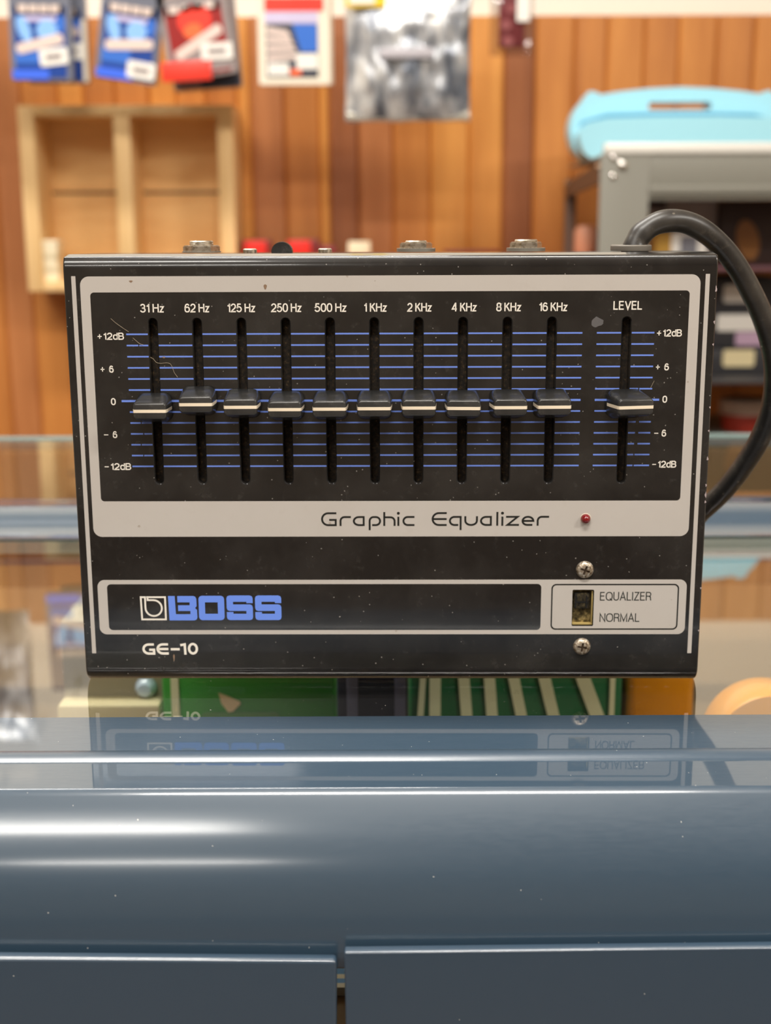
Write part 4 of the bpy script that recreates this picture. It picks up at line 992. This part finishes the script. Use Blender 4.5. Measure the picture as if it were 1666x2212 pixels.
t = thing('red_tub', 'low red tub with a pale lid on the bottom rack shelf', 'tub', (at(1625, 900, 1.44).x, 1.47, z_bot + .0002))
zt_ = at(1625, 868, 1.44).z - z_bot; zm_ = at(1625, 900, 1.44).z - z_bot
bm_obj('tub', lathe([(0, 0), (.024, 0), (.027, zm_), (0, zm_)], 32), mat('red plastic', srgb(170, 52, 36), .4), t); bm_obj('lid', lathe([(0, zm_), (.029, zm_), (.029, zt_ - .002), (.027, zt_), (0, zt_)], 32), mat('pale pinkish lid', srgb(186, 160, 146), .5), t)
t = tag(bm_obj('pink_jar', lathe([(0, 0), (.012, 0), (.014, .004), (.014, .030), (.010, .036), (0, .037)], 28), mat('pink jar', srgb(226, 160, 128), .4), loc=(at(1266, 520, 1.56).x, 1.575, at(1266, 548, 1.575).z)), 'small pink jar on the wall ledge left of the rack post', 'jar')
pj = t

# ------------------------------------------------------------------ light blue case on the rack
M['case_blue'] = mat('light blue plastic', srgb(165, 222, 238), .35, coat=.2); M['case_blue_dark'] = mat('blue seam', srgb(70, 150, 185), .4)
YBC = 1.50
zrest = zt_r - .0008
bc0 = at(1468, 300, YBC)
t = thing('carry_case', 'light blue plastic carry case with a slotted handle, lying on the metal rack', 'case', (bc0.x, YBC, zrest))
cxm = 1468
def U(px): return at(px, 300, YBC).x - bc0.x
def Vz(py): return at(1468, py, YBC).z - zrest
half = [(1468, 187), (1400, 190), (1340, 196), (1296, 203), (1286, 197), (1276, 195), (1267, 202), (1261, 214), (1250, 226), (1239, 244), (1233, 268), (1233, 290), (1239, 315), (1250, 333), (1268, 346)]
outl = [(U(px), Vz(py)) for px, py in half]; zb0 = .0002
outl += [(U(1285), zb0)]
full = outl + [(-x, z) for x, z in outl[::-1][:-1]]
slot = rrect(U(1400), Vz(235), -U(1400), Vz(217), .003)
slot = [(x, z - .9*abs(x/U(1402))**2*.0012) for x, z in slot]
def shell(name, loops, yc, half_d, mt_, bev):
    me = flat_mesh(loops, half_d)
    o = new_obj(name, me, mt_, t, loc=(0, yc, 0))
    md = o.modifiers.new('b', 'BEVEL'); md.width = bev; md.segments = 4; md.limit_method = 'ANGLE'; md.angle_limit = R(50); o.modifiers.new('wn', 'WEIGHTED_NORMAL')
    return o
shell('back_shell', [full, slot], .022, .018, M['case_blue'], .004)
lowr = [(U(1240), Vz(272)), (U(1262), Vz(259)), (U(1300), Vz(250)), (U(1320), Vz(247)), (U(1400), Vz(246)), (0, Vz(246))]
lowr2 = [(U(1250), Vz(325)), (U(1242), Vz(300))]
low = [(-x, z) for x, z in lowr[:-1]][::1]
front = [(U(1290), zb0 + .0003), (U(1268), Vz(344)), (U(1252), Vz(332)), (U(1243), Vz(308)), (U(1241), Vz(285)), (U(1260), Vz(268)), (U(1300), Vz(259)), (U(1400), Vz(256)), (0, Vz(256))]
front = front + [(-x, z) for x, z in front[::-1][1:]]
shell('front_shell', [front], -.012, .022, M['case_blue'], .006)
seam = [(U(1252), Vz(274)), (U(1300), Vz(262)), (U(1400), Vz(259)), (-U(1400), Vz(259)), (-U(1300), Vz(262)), (-U(1252), Vz(274)), (-U(1256), Vz(262)), (-U(1310), Vz(246)), (-U(1400), Vz(244)), (U(1400), Vz(244)), (U(1310), Vz(246)), (U(1256), Vz(262))]
new_obj('seam', flat_mesh([seam], .0030), M['case_blue_dark'], t, loc=(0, .0036, 0))
for s in (-1, 1): box('latch', s*U(1276) - .004, s*U(1276) + .004, .006, .020, Vz(214), Vz(196), M['case_blue'], t, .002, 3)

# ------------------------------------------------------------------ ledge on the wall behind the equalizer
zl_ = at(833, 556, 1.60).z
xa, xb_ = at(470, 556, 1.60).x, at(1292, 556, 1.60).x
t = thing('wall_ledge', 'narrow wooden wall ledge hidden behind the equalizer', 'shelf', ((xa+xb_)/2, WF, zl_ - .02))
box('board', xa - (xa+xb_)/2, xb_ - (xa+xb_)/2, -.11, -.0005, .004, .02, M['plank2'], t, .001); 
for s in (-.4, .4): box('bracket', s*(xb_-xa) - .006, s*(xb_-xa) + .006, -.08, -.0005, -.05, .0038, M['plank2'], t, .001)
pj.location = (at(1266, 520, 1.60).x, 1.60, zl_ + .0002)
M['red_glass'] = mat('red plastic cup', srgb(225, 52, 44), .3); M['red_dark'] = mat('dark red box', srgb(120, 40, 38), .4)
def ledge_box(px0, px1, pyt, name, mt_, lab, cat, y=1.60, extra=None):
    p0, p1, pt = at(px0, 540, y), at(px1, 540, y), at((px0+px1)/2, pyt, y)
    o = thing(name, lab, cat, ((p0.x+p1.x)/2, y, zl_ + .0002)); h_ = pt.z - zl_ - .0002; hw = (p1.x-p0.x)/2
    box('body', -hw, hw, 0, .03, 0, h_, mt_, o, .0015)
    if extra: 
        u0, u1, m2 = extra; box('patch', -hw + u0*2*hw, -hw + u1*2*hw, -.0008, 0, .002, h_ - .001, m2, o, .0003)
    return o
ledge_box(522, 585, 518, 'red_box', M['red_dark'], 'dark red box with a bright red front patch, left on the wall ledge', 'box', extra=(.1, .85, M['red_glass']))
ledge_box(622, 690, 517, 'red_box', M['red_dark'], 'red box with a bright front just right of the thumb switch', 'box', extra=(.0, .72, M['red_glass']))
ledge_box(690, 724, 531, 'maroon_box', PM['maroon'], 'low maroon box at the right end of the red boxes', 'box', y=1.605)
ledge_box(752, 800, 522, 'cream_box', M['card_cream'], 'small cream box alone in the middle of the wall ledge', 'box')
ledge_box(960, 1080, 541, 'flat_box', PM['maroon'], 'flat maroon box between the two right jack sockets on the ledge', 'box')
